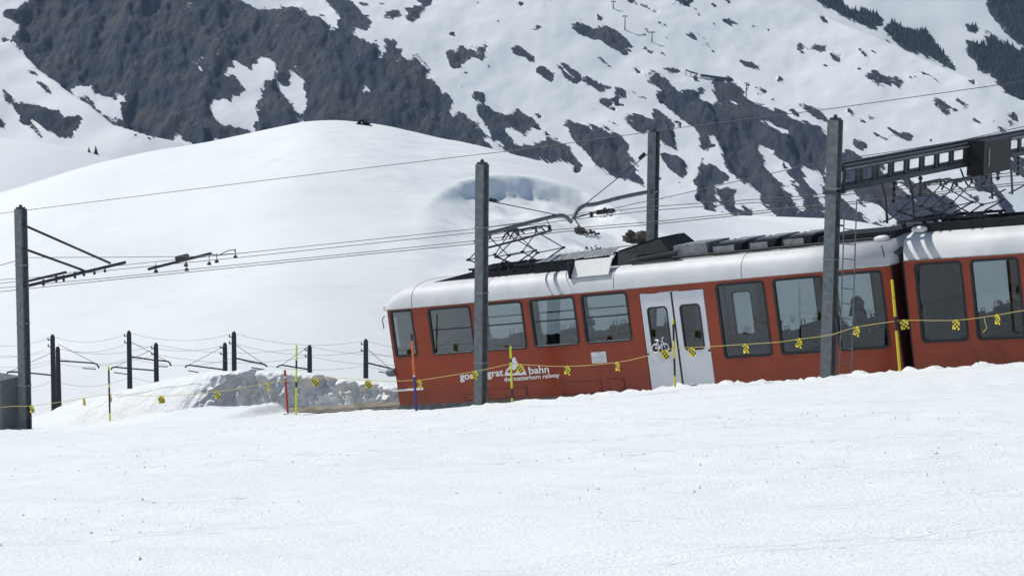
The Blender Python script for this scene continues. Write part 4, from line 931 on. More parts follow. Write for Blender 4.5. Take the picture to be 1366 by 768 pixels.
# ================================================================== TRACK
def strip(s0, s1, n, dz, w, h, step=1.0):
    mb = MB(); ss = np.arange(s0, s1 + .01, step); z = rail_z(ss) + dz; vs = []
    for s, q in zip(ss, z):
        for nn, zz in ((n - w / 2, q), (n + w / 2, q), (n + w / 2, q + h), (n - w / 2, q + h)): vs.append(world(float(s), nn, float(zz)))
    fs = [(i * 4 + a, i * 4 + (a + 1) % 4, i * 4 + 4 + (a + 1) % 4, i * 4 + 4 + a) for i in range(len(ss) - 1) for a in range(4)] + [(0, 1, 2, 3), tuple(len(ss) * 4 - 4 + k for k in (3, 2, 1, 0))]
    return mb.add(vs, fs)
NT = -W / 2
trk = thing('railway_track', 'metre gauge rack railway track under the red train, running down out of view', 'track', TM(world(0, NT, float(rail_z(0.)))))
for nn in (NT - .53, NT + .53): part('rail', strip(-26, 38, nn, -.12, .07, .13), 'steel_rail', trk, True)
rk = part('rack_rail', strip(-26, 38, NT, -.10, .05, .12), 'rust_rail', trk, True)
mb = MB()
for s in np.arange(-14, 1, .12):
    p = world(s, NT, float(rail_z(s)) + .02); mb.box(p - Vector((.025, .03, 0)), p + Vector((.025, .03, .035)))
part('rack_teeth', mb, 'steel_rail', rk, True)
sl_mesh = None
for s in np.arange(-14, 1.5, .7):
    p = world(float(s), NT, float(rail_z(s)) - .17)
    if sl_mesh is None: sl_mesh = MB().box((-.11, -.95, 0), (.11, .95, .11), bev=.01).mesh('sleeper', 'rust_rail')
    o = link('sleeper', sl_mesh, trk); o.matrix_local = WM[trk.name].inverted() @ (TM(p, POLE_ROT) @ Matrix.Rotation(-G1, 4, 'Y'))
part('ballast', strip(-26, 38, NT, -.17, 3.6, .06), 'gravel', trk, True)
# timber deck of the crossing in front of the train
dk = thing('timber_deck', 'weathered timber boarding lying along the track in front of the train', 'deck', TM(world(-5, NT, float(rail_z(-5.)))))
pm = {}
k = 0
for nn, wd in [(-2.95, .26), (-2.66, .26), (-2.37, .26), (-2.08, .20), (-1.66, .24), (-1.0, .24), (-.58, .22), (-.34, .2)]:
    s = -8.6 + .4 * (k % 3)
    while s < -.2:
        L = 2.3 + .3 * ((k * 7) % 3); e = min(s + L - .03, .3)
        if nn > -1.2 and e > -3: 
            pass
        part('plank', strip(s, e, nn, -.07 + .012 * ((k * 5) % 4) / 3, wd, .09, max(.4, (e - s) / 2 - .001)), 'plank_wood', dk, True); s += L; k += 1

# ================================================================== CATENARY MASTS AND WIRES
def hbeam(h, w=.27, d=.26, t=.03):
    mb = MB(); mb.box((-w / 2, -d / 2, -1.6), (w / 2, -d / 2 + t, h)); mb.box((-w / 2, d / 2 - t, -1.6), (w / 2, d / 2, h)); mb.box((-t / 2, -d / 2 + t, -1.6), (t / 2, d / 2 - t, h - .002)); return mb
def mast(label, px, py_top, pyb, n, w=.25):
    b = on_n(px[1], pyb, n); t = on_n(px[0], py_top, n); h = t.z - b.z
    m = thing('catenary_mast', label, 'mast', TM(b, POLE_ROT), 'steel masts along the line')
    part('post', hbeam(h, w), 'galvanised', m)
    part('cap', MB().box((-.1, -.1, h + .001), (.1, .1, h + .05)).lathe((0, 0, h + .05), (0, 0, 1), [(0, .05), (.05, .05), (.08, .02)], 8), 'dark_steel', m)
    for q in (.18, .47, .74):
        z = h * q; mb = MB(); e = w / 2 + .006
        mb.box((-e - .004, -.145, z), (e + .004, -.1305, z + .035)); mb.box((-e - .004, .1305, z), (e + .004, .145, z + .035)); mb.box((-e - .004, -.13, z), (-e + .004, .13, z + .035)); mb.box((e - .004, -.13, z), (e + .004, .13, z + .035))
        part('strap', mb, 'roof_grey', m)
    return m, b, h
NP = 1.65
m35, b35, h35 = mast('steel mast with cantilever struts beside the grey cabinet', (31, 34), 279, 565, NP, .28)
m643, b643, h643 = mast('steel mast standing in front of the cab windows with curved bracket arm', (643, 641), 219, 541, NP)
m1105, b1105, h1105 = mast('steel mast carrying ladder and gantry beam in front of the large windows', (1114, 1104), 160, 508, NP, .28)
NF = -7.4
m868, b868, h868 = mast('steel mast rising behind the train roof with curved bracket arm', (870, 867), 176, 480, NF)
def ins(mb, a, b, r=.055, n=4, mi=0):
    a, b = Vector(a), Vector(b); d = b - a; L = d.length; prof = []
    for i in range(n): prof += [(L * (i + .1) / n, r * .5), (L * (i + .4) / n, r), (L * (i + .6) / n, r), (L * (i + .9) / n, r * .5)]
    return mb.lathe(a, d, prof, 8, mi)
def arm_on(m, base, name, pts, r, mats='galvanised', sides=8):
    mb = MB(); mb.smooth = True; mb.tube(pts, r, sides); return part(name, mb, mats, m, True)
def up_(b, h): return b + UP * h
def curve3(pts, k=6):
    pts = [Vector(p) for p in pts]; out = []
    for i in range(len(pts) - 1):
        p0 = pts[max(i - 1, 0)]; p1 = pts[i]; p2 = pts[i + 1]; p3 = pts[min(i + 2, len(pts) - 1)]
        for j in range(k):
            t = j / k; out.append(.5 * ((2 * p1) + (p2 - p0) * t + (2 * p0 - 5 * p1 + 4 * p2 - p3) * t * t + (3 * p1 - p0 - 3 * p2 + p3) * t ** 3))
    return out + [pts[-1]]
# arm reaching from the mast across the track: rises straight out along -n
def across(px, py, s_):      # pixel met by the vertical plane s = const (square to the track)
    d = ray(px, py); k = (O.dot(T) + s_) / d.dot(T); return d * k
s643 = sn(b643)[0]; s868 = sn(b868)[0]; s1105 = sn(b1105)[0]
a0 = across(650, 312, s643)
arm_on(m643, b643, 'bracket_arm', curve3([up_(b643, a0.z - b643.z), across(690, 301, s643), across(735, 289.5, s643), across(752, 288, s643), across(762, 296, s643)]), .055)
arm_on(m643, b643, 'stay_rod', [up_(b643, across(651, 265, s643).z - b643.z), across(745, 287, s643)], .014, 'dark_steel', 5)
st = arm_on(m643, b643, 'steady_arm', [across(652, 330, s643) - UP * .0, across(700, 318, s643), across(733, 308, s643)], .03, 'dark_steel')
part('insulator', ins(MB(), across(733, 300, s643), across(733, 310, s643), .06), 'insulator', m643, True); part('insulator', ins(MB(), across(653, 266, s643), across(662, 268, s643), .05), 'insulator', m643, True)
mb = MB(); mb.tube([across(733, 300, s643), across(728, 291, s643)], .012, 5); part('drop_rod', mb, 'dark_steel', m643, True)
arm_on(m868, b868, 'bracket_arm', curve3([up_(b868, across(864, 256, s868).z - b868.z), across(830, 263, s868), across(795, 272, s868), across(780, 274, s868), across(770, 281, s868), across(765, 292, s868)]), .06)
arm_on(m868, b868, 'stay_rod', [up_(b868, across(866, 200, s868).z - b868.z), across(781, 272, s868)], .014, 'dark_steel', 5)
for a, b, r, k in (((853, 212), (860, 205), .06, 4), ((796, 283.5), (818, 281), .075, 6), ((789, 290), (789, 283), .07, 4)): part('insulator', ins(MB(), across(*a, s868), across(*b, s868), r, k), 'insulator', m868, True)
arm_on(m868, b868, 'steady_arm', [across(766, 291, s868), across(790, 284, s868), across(820, 280, s868)], .02, 'dark_steel')
mb = MB(); ins(mb, across(769, 306, s868), across(778, 309, s868), .11, 3); mb.tube([across(774, 303, s868), across(766, 291, s868)], .02, 5); part('tension_weight', mb, 'insulator', m868, True)
# mast by the cabinet: two struts and a double boom carrying the section gear
s35 = sn(b35)[0]
E1, E2 = across(147, 351, s35), across(110, 360, s35)
arm_on(m35, b35, 'strut', [up_(b35, across(39, 297, s35).z - b35.z), E1], .038, 'dark_steel')
arm_on(m35, b35, 'strut', [up_(b35, across(39, 329, s35).z - b35.z), E2], .038, 'dark_steel')
arm_on(m35, b35, 'boom', [up_(b35, across(40, 381, s35).z - b35.z), across(100, 366, s35), across(167, 350, s35)], .05, 'dark_steel')
arm_on(m35, b35, 'boom', [up_(b35, across(40, 375, s35).z - b35.z), across(88, 363, s35)], .04, 'dark_steel')
for px, py in ((58, 376), (75, 371), (85, 370), (100, 366), (112, 363), (126, 361), (140, 358)): part('insulator', ins(MB(), across(px, py - 4, s35), across(px, py + 6, s35), .045, 2), 'insulator', m35, True)
# section insulator hanging in the wires
NW = -1.33
sec = thing('section_insulator', 'dark insulated boom hung in the overhead wires over the snow slope', 'insulator', TM(on_n(240, 350, NW - 2.0)))
s240 = sn(on_n(240, 350, NW - 2.))[0]
mb = MB().tube([across(198, 359, s240), across(245, 347, s240), across(281, 338, s240)], .045, 7); part('boom', mb, 'dark_steel', sec, True)
mb = MB().tube([across(236, 345, s240), across(250, 342, s240)], .09, 7); part('clamp', mb, 'dark_steel', sec, True)
for px, py in ((208, 359), (248, 351), (249, 357), (279, 349), (289, 346), (314, 340)):
    mb = MB(); mb.tube([across(px, py - 8, s240), across(px, py, s240)], .012, 5); mb.lathe(across(px, py, s240) - UP * .1, (0, 0, 1), [(0, .07), (.06, .06), (.1, .02)], 8); part('dropper', mb, 'insulator', sec, True)
mb = MB().tube([across(281, 338, s240), across(290, 341, s240), across(305, 334, s240), across(313, 333, s240), across(314, 339, s240)], .014, 5); part('jumper', mb, 'dark_steel', sec, True)

# --- gantry beam on the right-hand mast, square to the track
gz = on_n(1112, 238, NP).z
gn = -N
def gp(d, u, wz): return Vector((b1105.x, b1105.y, gz)) + gn * d + T * u + UP * wz
gan = thing('gantry_beam', 'dark openwork steel gantry beam spanning the tracks from the ladder mast', 'gantry', TM(Vector((b1105.x, b1105.y, gz)), POLE_ROT))
def gbox(mb, d0, d1, u0, u1, z0, z1, mi=0):
    pts = [gp(d, u, z) for z in (z0, z1) for d, u in ((d0, u0), (d1, u0), (d1, u1), (d0, u1))]
    return mb.add(pts, [(0, 3, 2, 1), (4, 5, 6, 7), (0, 1, 5, 4), (1, 2, 6, 5), (2, 3, 7, 6), (3, 0, 4, 7)], mi)
LG = 34
_d = np.linspace(.2, 20, 800); _px = np.array([project(np.array(gp(float(q), 0, 0)))[0] for q in _d])
def dpx(px): return float(np.interp(px, _px, _d))
DB, DE = dpx(1283), dpx(1319)
mb = MB()
for u in (-.17, .17): gbox(mb, .14, LG, u - .06, u + .06, .16, .30)
part('top_chord', mb, 'dark_steel', gan, True)
mb = MB()
for u in (-.17, .17): gbox(mb, .14, LG, u - .06, u + .06, -.30, -.18)
part('bottom_chord', mb, 'dark_steel', gan, True)
part('top_flange', gbox(MB(), .14, LG, .231, .26, .20, .24), 'roof_grey', gan, True)
for k in range(1, 39):
    mb = MB()
    for u in (-.17, .17): gbox(mb, k * .85 - .045, k * .85 + .045, u - .03, u + .03, -.18, .16)
    part('post', mb, 'dark_steel', gan, True)
part('bracket', gbox(MB(), -.15, .25, -.2, .2, -.36, -.30), 'dark_steel', gan, True)
part('switch_box', gbox(gbox(MB(), DB, DE, .24, .62, -.50, .34), DB - .1, DB, .2, .66, -.54, .38), 'rubber_black', gan, True)
m = MB(); gbox(m, DB + .25, DB + .3, .622, .64, -.3, .15); part('box_label', m, 'text_grey', gan, True)
mb = MB().tube(curve3([gp(DB - .7, .3, -.3), gp(DB - .5, .45, -.75), gp(DB + .3, .45, -.8), gp(DB + .7, .45, -.5)]), .022, 6); part('cable_loop', mb, 'rubber_black', gan, True)
for d in (dpx(1176), dpx(1212), dpx(1318), dpx(1345)):
    mb = MB().tube(curve3([gp(d, 0, -.3), gp(d + .25, 0, -.7), gp(d + .4, 0, -1.35)]), .03, 6); hg = part('hanger', mb, 'dark_steel', gan, True)
    mb = ins(MB(), gp(d + .7, 0, -.9), gp(d + .7, 0, -.35), .06); mb.tube([gp(d + .2, 0, -1.3), gp(d + 1.2, 0, -1.18)], .025, 6); part('hanger_insulator', mb, 'insulator', hg, True)
# ladder on the same mast
ld_ = thing('ladder', 'slim steel ladder fixed to the gantry mast', 'ladder', TM(b1105 + T * .28, POLE_ROT))
zt_l = on_n(1130, 268, NP).z - b1105.z
for dx in (.05, .36): part('stile', MB().tube([(dx, -.05, .2), (dx, -.05, zt_l)], .017, 6), 'galvanised', ld_)
rm = MB().tube([(.05, -.05, 0), (.36, -.05, 0)], .013, 5).mesh('rung', 'galvanised')
for z in np.arange(.5, zt_l - .05, .35):
    o = link('rung', rm, ld_); o.location = (0, 0, float(z))
part('ladder_bracket', MB().box((-.2, -.06, zt_l - .6), (.06, -.04, zt_l - .56)).box((-.2, -.06, .9), (.06, -.04, .94)), 'dark_steel', ld_)

def wire(label, pts, r=.011, group='overhead wires of the railway', sides=5):
    mb = MB(); mb.tube(pts, r, sides); return solo('overhead_wire', mb, 'copper_wire', label, 'wire', group)
def pw(px_list, n): return [on_n(a, b, n) for a, b in px_list]
wire('thin feeder wire running highest, over the mast tops', pw([(-260, 318), (30, 281), (350, 241), (440, 240 - 10), (640, 206), (694, 200), (868, 176), (903, 171), (1110, 145), (1364, 109), (1600, 70)], NF))
wire('upper wire of the far track, passing the curved bracket arms', pw([(-260, 392), (0, 373), (60, 369), (150, 355), (318, 338), (635, 305), (746, 290), (864, 276), (1066, 262), (1214, 247), (1295, 236), (1366, 229), (1560, 208)], -5.0))
wire('lower wire of the far track, close under its twin', pw([(-260, 396), (0, 378), (150, 360), (318, 343.5), (635, 310), (746, 295), (864, 281), (1066, 266), (1214, 251), (1295, 240), (1366, 233), (1560, 212)], -5.0))
wire('upper contact wire above the train pantographs', pw([(-260, 405), (0, 384), (150, 370), (266, 358), (450, 340), (635, 321), (746, 306), (869, 296), (1066, 276), (1170, 266), (1233, 258.5), (1308, 249), (1366, 243), (1560, 220)], NW))
wire('lower contact wire touched by the train pantographs', pw([(-260, 411), (0, 389), (150, 373), (266, 361.5), (450, 343), (635, 325), (746, 309.5), (869, 299.5), (1066, 279), (1170, 269), (1233, 261.5), (1308, 252), (1366, 246), (1560, 223)], NW))
wire('rising wire from the far mast bracket up over the gantry beam', pw([(653, 303), (690, 298.5), (760, 286.5), (820, 278), (850, 271), (895, 262), (1066, 223), (1118, 213), (1194, 202), (1280, 188), (1366, 169), (1560, 130)], -5.4))
wire('level wire tied to the cabinet mast and joining the far track wires', pw([(35, 343.5), (150, 343), (258, 342), (330, 337)], -3.0))
wire('short wire leaving the cabinet mast downhill', pw([(-260, 420), (0, 354), (35, 344)], .5))

# small masts of the lower line in the hollow
YS = 130.0
small = [(70, 446, 172), (77, 462, 0), (172, 441, 0), (208, 457, 0), (300, 457, 0), (312, 442, 0), (413, 460, 0), (488, 452, 0)]
arms = {70: [[(68, 500), (30, 496.5), (12, 496), (9, 499)]], 77: [[(77, 481), (110, 483), (128, 485), (132, 491)]], 172: [[(172, 475), (205, 480), (224, 482), (228, 488)]], 208: [[(208, 494), (170, 491), (152, 489.5), (148, 493)]], 300: [[(300, 493), (265, 488.5), (251, 487), (247, 490)]], 312: [[(312, 477), (335, 482), (352, 485.5), (356, 489)]], 413: [[(413, 492.5), (390, 489), (375, 487), (369, 490)]], 488: [[(488, 483), (505, 487.5), (520, 491), (530, 493)]]}
lab = {70: 'tall small mast of the pair nearest the cabinet mast, in the hollow', 77: 'shorter small mast standing close beside its taller twin in the hollow', 172: 'small mast in the hollow behind the black and yellow stake', 208: 'short small mast in the hollow with arm pointing towards the stake', 300: 'short small mast just beside a taller one above the snow bank', 312: 'tall small mast just beside a shorter one above the snow bank', 413: 'small mast rising behind the cut face of the snow bank', 488: 'small mast next to the train front above the snow bank'}
SMT = {}
for px, pt_, _ in small:
    t = on_y(px, pt_, YS + (4 if pt_ > 455 else 0)); zg = float(hill_z(np.array([t.x]), np.array([t.y]))[0]); b = Vector((t.x, t.y, zg - .1)); h = t.z - b.z
    m = thing('small_catenary_mast', lab[px], 'mast', TM(b), 'small masts of the lower line')
    mb = MB(); mb.tube([(0, 0, 0), (0, 0, h - .15), (0, 0, h)], [.16, .125, .07], 8); part('post', mb, 'timber_pole', m)
    for ar in arms[px]:
        part('bracket_arm', MB().tube(curve3([on_y(a, c, t.y) for a, c in ar], 4), .042, 6), 'timber_pole', m, True)
        e = on_y(*ar[-2], t.y); part('stay_rod', MB().tube([Vector((t.x, t.y, e.z + 1.1)), (e + Vector((t.x, t.y, e.z))) * .5 if False else e], .014, 5), 'timber_pole', m, True)
        e2 = on_y(ar[1][0], ar[1][1] + 8, t.y); part('steady_arm', MB().tube([e2, on_y(ar[-2][0], ar[-2][1] + 7, t.y)], .03, 5), 'timber_pole', m, True)
    for dz in (.3, .65): part('insulator', MB().box((-.26, -.03, h - dz - .02), (-.08, .03, h - dz + .02)).box((-.27, -.03, h - dz + .021), (-.21, .03, h - dz + .12)), 'insulator', m)
    SMT[px] = (t, t.y)
def sag(a, b, d, k=8): return [a + (b - a) * (i / k) - UP * (4 * d * (i / k) * (1 - i / k)) for i in range(k + 1)]
lowl = {0: 'top wire of the lower line strung over the hollow', .55: 'second wire of the lower line below the top one', 1.35: 'middle wire of the lower line over the hollow', 2.4: 'low pair wire of the lower line above the bank'}
for dz, lb in lowl.items():
    for seq in ((70, 172, 312, 488), (77, 208, 413)):
        if seq[0] == 77 and dz > 1: continue
        tp = [SMT[k][0] - UP * (dz + .1) for k in seq]; tp = [tp[0] + (tp[0] - tp[1]) * 1.0] + tp + [tp[-1] + (tp[-1] - tp[-2]) * 1.0]
        pts = []
        for i in range(len(tp) - 1): pts += sag(tp[i], tp[i + 1], .42)[:-1]
        wire(lb + (' from the shorter masts' if seq[0] == 77 else ' from the taller masts'), pts + [tp[-1]], .0075, 'wires of the lower line')

# ================================================================== SNOW STAKES, ROPE, FLAGS, CABINET
def ground_near(s, n):
    i = np.argmin(abs(sv - s)); j = np.argmin(abs(nv - n)); return float(Zt[j, i])
def bankz(s, n): return float(bank(s))
def stake(label, top, bot, n, bands, r=.026):
    b = on_n(*bot, n); t = on_n(*top, n); d = t - b; L = d.length; d.normalize()
    st = thing('snow_stake', label, 'stake', TM(b), 'marker stakes along the railway')
    z = -.35
    q = [-.35] + [x for x, _ in bands[:-1]] + [None]
    lo = -.35
    for hi, c in bands:
        hi_ = L * hi
        part('band', MB().tube([d * lo, d * hi_], r, 8), c, st); lo = hi_
    part('tip', MB().lathe(d * L, d, [(0, r), (.01, r * .8), (.02, r * .3)], 8), bands[-1][1], st)
    return st, b, t
NS = 3.1
stake('black stake with short yellow bands on the snow mound', (145, 489), (147, 576), NS + .3, [(.12, 'yellow_paint'), (.30, 'yellow_paint'), (.32, 'black_paint'), (.68, 'black_paint'), (.74, 'yellow_paint'), (.95, 'black_paint'), (1, 'yellow_paint')])
stake('plain red stake leaning beside the timber deck', (380, 494), (384, 552), NS - .2, [(.82, 'red_stake'), (.87, 'text_white'), (1, 'red_stake')], .03)
stake('lime yellow stake with two black bands in front of the snow bank', (395.5, 461), (395, 556), NS, [(.28, 'lime_paint'), (.42, 'lime_paint'), (.50, 'black_paint'), (.68, 'lime_paint'), (.8, 'black_paint'), (1, 'lime_paint')])
stake('orange stake with dark blue foot in front of the cab', (549, 446), (555.5, 548), NS, [(.45, 'blue_paint'), (.47, 'text_white'), (.92, 'orange_paint'), (1, 'black_paint')], .03)
stake('lime yellow stake with black band in front of the mountain emblem', (681, 462), (683.5, 541), NS, [(.13, 'lime_paint'), (.30, 'black_paint'), (.74, 'lime_paint'), (.8, 'black_paint'), (1, 'lime_paint')])
stake('black and yellow stake in front of the white doors', (898, 427), (901, 528), NS, [(.05, 'black_paint'), (.27, 'yellow_paint'), (.5, 'black_paint'), (.73, 'yellow_paint'), (.95, 'black_paint'), (1, 'yellow_paint')])
stake('tall yellow and black stake in front of the gap between cars', (1190, 374), (1201, 500), NS, [(.42, 'yellow_paint'), (.47, 'yellow_paint'), (.62, 'black_paint'), (.82, 'yellow_paint'), (.825, 'black_paint'), (1, 'yellow_paint')], .032)
rope_px = [(-120, 560), (0, 543), (43, 541), (113, 531), (146, 526), (215, 528), (291, 522), (358, 511), (396, 506), (421, 504), (460, 504), (491, 507), (527, 508), (552, 507), (560, 507), (635, 495), (682, 485), (695, 486), (758, 488.5), (824, 483), (865, 474), (899, 464), (923, 463.5), (995, 459), (1040, 456), (1067, 452), (1105, 447), (1144, 436), (1196, 428), (1206, 427), (1276, 427), (1331, 420), (1366, 414), (1500, 396)]
rp = [on_n(a, b, NS) for a, b in rope_px]
solo('marker_rope', MB().tube(curve3(rp, 4), .0075, 5), 'rope_yellow', 'thin yellow marker rope strung along the line in front of the train', 'rope')
rx = np.array([a for a, b in rope_px]); ry = np.array([b for a, b in rope_px])
FL = None
flags = {43: 'checkered flag on the rope over the cabinet mast', 113: 'checkered rope flag next to the black stake on the mound', 148: 'checkered rope flag touching the black stake on the mound', 215: 'checkered rope flag on the open mound past the black stake', 291: 'checkered rope flag at the rounded start of the snow bank', 358: 'checkered rope flag in front of the shaded bank beside the red stake', 421: 'checkered rope flag in front of the snow bank beside the lime stake', 491: 'checkered rope flag below the small mast next to the train front', 560: 'checkered rope flag beside the orange and blue stake', 635: 'checkered rope flag on the mast in front of the lettering', 695: 'checkered rope flag over the mountain emblem', 758: 'checkered rope flag below the third small window', 824: 'checkered rope flag below the plaque', 889: 'checkered rope flag over the bicycle sign', 923: 'checkered rope flag on the second white door leaf', 995: 'checkered rope flag on the first large window', 1067: 'checkered rope flag on the second large window', 1144: 'checkered rope flag under the hooded passenger', 1206: 'checkered rope flag over the gangway', 1276: 'checkered rope flag on the first window of the trailing car', 1331: 'checkered rope flag on the second window of the trailing car'}
random.seed(9)
for px, lb in flags.items():
    p = on_n(px, float(np.interp(px, rx, ry)), NS) + N * .02
    if FL is None:
        mb = MB(); a = .185; pat = [[0, 1, 0], [1, 0, 1], [0, 1, 0]]
        pat = [[0, 1, 0, 0], [1, 0, 1, 0], [0, 1, 0, 1], [0, 0, 1, 0]]
        c = a / 4
        for i in range(4):
            for j in range(4):
                x0 = -a / 2 + j * c; z0 = -.02 - (i + 1) * c; y = .012 * math.sin(i * 1.2)
                y1 = .012 * math.sin((i - 1) * 1.2)
                mb.add([(x0, y, z0), (x0 + c, y, z0), (x0 + c, y1, z0 + c), (x0, y1, z0 + c), (x0, y + .006, z0), (x0 + c, y + .006, z0), (x0 + c, y1 + .006, z0 + c), (x0, y1 + .006, z0 + c)], [(0, 1, 2, 3), (7, 6, 5, 4)], pat[i][j])
        mb.box((-.03, -.012, -.03), (.03, .02, .015), 0)
        FL = mb.mesh('rope_flag', ['yellow_paint', 'black_paint'])
    o = link('rope_flag', FL); o.matrix_world = TM(p, POLE_ROT + R(random.uniform(-30, 30))) @ Matrix.Rotation(R(random.uniform(-14, 14)), 4, 'Y'); tag(o, lb, 'flag', 'checkered flags on the rope')
p = on_n(1313, 424, NS); mb = MB().tube(curve3([p, p + Vector((.03, 0, -.12)), p + Vector((.06, 0, -.22)), p + Vector((-.02, 0, -.32))]), .009, 4)
solo('rope_end', mb, 'rope_yellow', 'loose yellow rope end dangling before the trailing car', 'rope')
# cabinet by the left mast
cb = on_n(-2, 573, NP + .15); tz = on_n(10, 503, NP + .15).z - cb.z
cab_ = thing('equipment_cabinet', 'grey metal equipment cabinet half buried in snow beside the mast', 'cabinet', TM(cb, POLE_ROT))
part('housing', MB().box((-.75, -.45, -.6), (.62, .35, tz - .08), bev=.015), 'cabinet_grey', cab_)
part('lid', MB().box((-.79, -.49, tz - .079), (.66, .39, tz), bev=.012), 'cabinet_grey', cab_)
for x0, x1 in ((-.70, -.07), (-.05, .57)):
    d = part('door', MB().box((x0, -.465, .0), (x1, -.452, tz - .16), bev=.004), 'cabinet_grey', cab_)
    part('handle', MB().box((x1 - .09, -.49, tz * .45), (x1 - .06, -.466, tz * .58)), 'dark_steel', d)
part('white_strip', MB().box((-.70, -.4685, tz * .55), (-.1, -.4665, tz * .55 + .03)), 'text_white', cab_)

# ================================================================== ROCKS, SHRUBS, TREES ON THE KNOLL
def rock(name, label, px, py, size, fn, y0, y1, group, m='rock_brown', seed=1):
    p = hit(px, py, fn, y0, y1); bm = bmesh.new(); bmesh.ops.create_icosphere(bm, subdivisions=4, radius=1)
    for v in bm.verts:
        n_ = float(fbm(v.co.x * 1.5 + seed * 7, v.co.y * 1.5, v.co.z * 1.5, o=5, g=.65)); v.co *= 1 + 1.1 * n_
        v.co.x *= size[0]; v.co.y *= size[1]; v.co.z *= size[2]
    me = bpy.data.meshes.new(name); bm.to_mesh(me); bm.free(); me.materials.append(MT(m))
    o = link(name, me); o.location = p - UP * size[2] * .1; tag(o, label, 'rock' if 'rock' in name else 'shrub', group); return o
rock('rock_outcrop', 'brown rock poking out of snow behind the far mast', 850, 321, (1.1, .8, .7), hill_z, 118, 212, None, seed=1)
def shrub(label, px, py, rx_, rz_, n, fn, y0, y1, seed, m='shrub_dark', name='shrub', group='dark shrubs breaking through the snow'):
    random.seed(seed); p = hit(px, py, fn, y0, y1); mb = MB()
    for i in range(n):
        a = random.uniform(0, 6.28); rr_ = random.random() ** .5; q = Vector((math.cos(a) * rr_ * rx_, math.sin(a) * rr_ * rx_ * .6, random.random() * rz_ * (1.1 - rr_)))
        l = random.uniform(.12, .3) * rz_ + .06; u = Vector((random.uniform(-1, 1), random.uniform(-1, 1), random.uniform(-.2, 1))).normalized() * l; v = u.cross(Vector((random.uniform(-1, 1), random.uniform(-1, 1), random.uniform(-1, 1)))).normalized() * l * .6
        mb.add([q - v, q + u, q + v, q - u * .4], [(0, 1, 2, 3)])
    st = thing(name, label, 'shrub', TM(p - UP * .1), group)
    part('foliage', mb, m, st); part('stem', MB().tube([(0, 0, -.3), (0, 0, rz_ * .7)], [.06, .02], 5), 'bark', st)
shrub('low dark shrub tangle right of the bracket arms on the slope', 778, 311, 1.3, .5, 130, hill_z, 118, 212, 3)
shrub('dark shrub patch just above the train roof', 792, 337, 1.8, .55, 170, hill_z, 118, 212, 4)
shrub('small dark shrub above the two bracket arms', 812, 281, 1.0, .4, 80, hill_z, 118, 212, 5)
shrub('lone dark bush on the crest of the knoll', 484, 168, .7, .8, 120, hill_base, 120, 216, 6)
shrub('tiny dark tuft on the open slope below the crest', 582, 191, .5, .18, 30, hill_base, 120, 216, 7)
def conifer(label, p, h, seed, group):
    random.seed(seed); t = thing('conifer_tree', label, 'tree', TM(p), group); mb = MB()
    n = 46
    for i in range(n):
        z = h * (.12 + .88 * i / n); r = h * .24 * (1 - i / n) ** .8 + .05
        for k in range(5):
            a = random.uniform(0, 6.28); e = Vector((math.cos(a) * r, math.sin(a) * r, z - r * .5 * random.random())); s = Vector((-math.sin(a), math.cos(a), 0)) * r * .35
            mb.add([Vector((0, 0, z + .04 * h)), e + s, e * 1.05 - UP * .03 * h, e - s], [(0, 1, 2, 3)])
    part('crown', mb, 'conifer', t); part('trunk', MB().tube([(0, 0, -1), (0, 0, h * .95)], [h * .025, .02], 5), 'bark', t)
def surf(MX, px, py):
    X, Y, Z, PX, PY, f = MX; d = (PX - px) ** 2 + (PY - py) ** 2; i = np.unravel_index(np.argmin(d), d.shape); return Vector((X[i], Y[i], Z[i]))
for k, (px, py, h, lb) in enumerate(((119, 204, 2.2, 'short'), (128, 209, 3.6, 'tall broad'), (135, 211, 3.2, 'middle'), (149, 215, 3.2, 'dark'), (153, 216, 2.2, 'smallest'), (192, 211, 1.6, 'lone low'), (206, 209, 1.6, 'outermost low'))):
    conifer(lb + ' dark conifer at the foot of the snowy spur', surf(MA, px, py), h, k, 'conifers below the spur')
# far wood on the opposite mountain: too many to count
random.seed(2); mb = MB(); X, Y, Z, PX, PY, f = MD
idx = np.argwhere((f > 1) & (PX > 1060) & (PX < 1440) & (PY > -60) & (PY < 170)); cnt = 0
for i in idx[np.random.RandomState(3).permutation(len(idx))[:2600]]:
    i = tuple(i); p = Vector((X[i] + random.uniform(-2, 2), Y[i] + random.uniform(-2, 2), Z[i] - 1)); h = random.uniform(3, 11); r = h * random.uniform(.2, .32); a0 = random.uniform(0, 2)
    v = [p + Vector((math.cos(a0 + k * 1.2566) * r, math.sin(a0 + k * 1.2566) * r, h * .12)) for k in range(5)] + [p + UP * h]
    mb.add(v, [(k, (k + 1) % 5, 5) for k in range(5)])
fo = link('far_conifer_wood', mb.mesh('far_conifer_wood', 'conifer')); fo['kind'] = 'stuff'; fo['label'] = 'dark conifer wood on the far mountain side'; fo['category'] = 'wood'

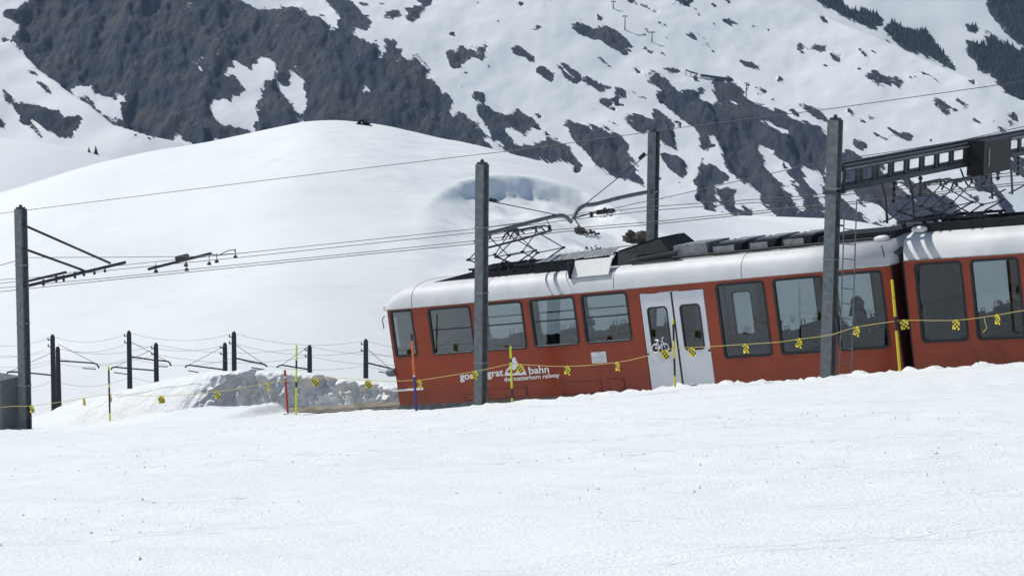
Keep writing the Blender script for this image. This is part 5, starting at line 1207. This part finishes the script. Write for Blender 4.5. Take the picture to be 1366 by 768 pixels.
# ================================================================== SKI LIFT ON THE MOUNTAIN
def mpt(px, py): 
    p = surf(MC, px, py); return p
base = mpt(957, 106); yl = base.y
ls = thing('lift_station', 'long dark lift station beam on legs high on the snow slope', 'lift station', TM(base))
def ly(px, py): return on_y(px, py, yl)
def lbar(pts, r, nm, par=ls): return part(nm, MB().tube([ly(*p) for p in pts], r, 6), 'lift_steel', par, True)
mb = MB(); a, b = ly(934, 100.5), ly(977, 106.5); dd = (b - a).normalized(); mb.tube([a, a + dd * 1, b - dd * 1, b], [.6, 1.2, 1.2, .7], 8); part('housing', mb, 'lift_steel', ls, True)
lbar([(919, 95.5), (931, 99)], .7, 'rail'); lbar([(915, 93), (920, 96)], .5, 'rail')
for px, py, q in ((915, 93, 102), (921.5, 96, 105), (929, 98, 106), (936.5, 101, 109), (949, 103, 112), (959, 104, 113), (972, 106, 118)): lbar([(px, py), (px, q)], .3, 'leg')
for px, pt_, pb, lb in ((983.5, 103.5, 130, 'tallest lift pylon beside the end of the lift station'), (989, 107, 133, 'middle lift pylon below the lift station'), (994.5, 111, 134, 'lowest lift pylon with broad crossarm below the lift station'), (834.5, 21.5, 41, 'lone lift pylon with crossarm high on the snow slope'), (869, 43, 56, 'short dark pylon beside the rock band on the upper slope'), (819, 2, 12, 'small pylon near the top of the snow slope')):
    b = mpt(px, pb); t = on_y(px, pt_, b.y); py_ = thing('lift_pylon', lb, 'pylon', TM(b), 'ski lift pylons')
    h = t.z - b.z; part('post', MB().tube([(0, 0, -2), (0, 0, h)], [.55, .35], 6), 'lift_steel', py_)
    part('crossarm', MB().box((-2.0, -.3, h - .3), (2.0, .3, h + .3)), 'lift_steel', py_)
    if px > 950: part('head', MB().box((-.2, -.5, h - 2.2), (2.6, .5, h - .8)).tube([(0, 0, h * .55), (2.4, 0, h - 1.2)], .3, 5), 'lift_steel', py_)
    else: part('sheave', MB().box((-2.0, -.2, h - .9), (-1.0, .2, h - .3)).box((1.0, -.2, h - .9), (2.0, .2, h - .3)), 'lift_steel', py_)

# ================================================================== HAZE
hz = MB().box((-5000, -4000, -520), (5000, 4600, 780)).mesh('haze', 'roof_grey')
hm = bpy.data.materials.new('haze_air'); hm.use_nodes = True; t = hm.node_tree; t.nodes.remove(t.nodes['Principled BSDF'])
pv = t.nodes.new('ShaderNodeVolumePrincipled'); pv.inputs['Color'].default_value = (.50, .70, 1.0, 1); pv.inputs['Density'].default_value = .00006; pv.inputs['Anisotropy'].default_value = .2
t.links.new(pv.outputs[0], t.nodes['Material Output'].inputs['Volume']); hz.materials.clear(); hz.materials.append(hm)
ho = link('haze', hz); ho['kind'] = 'stuff'
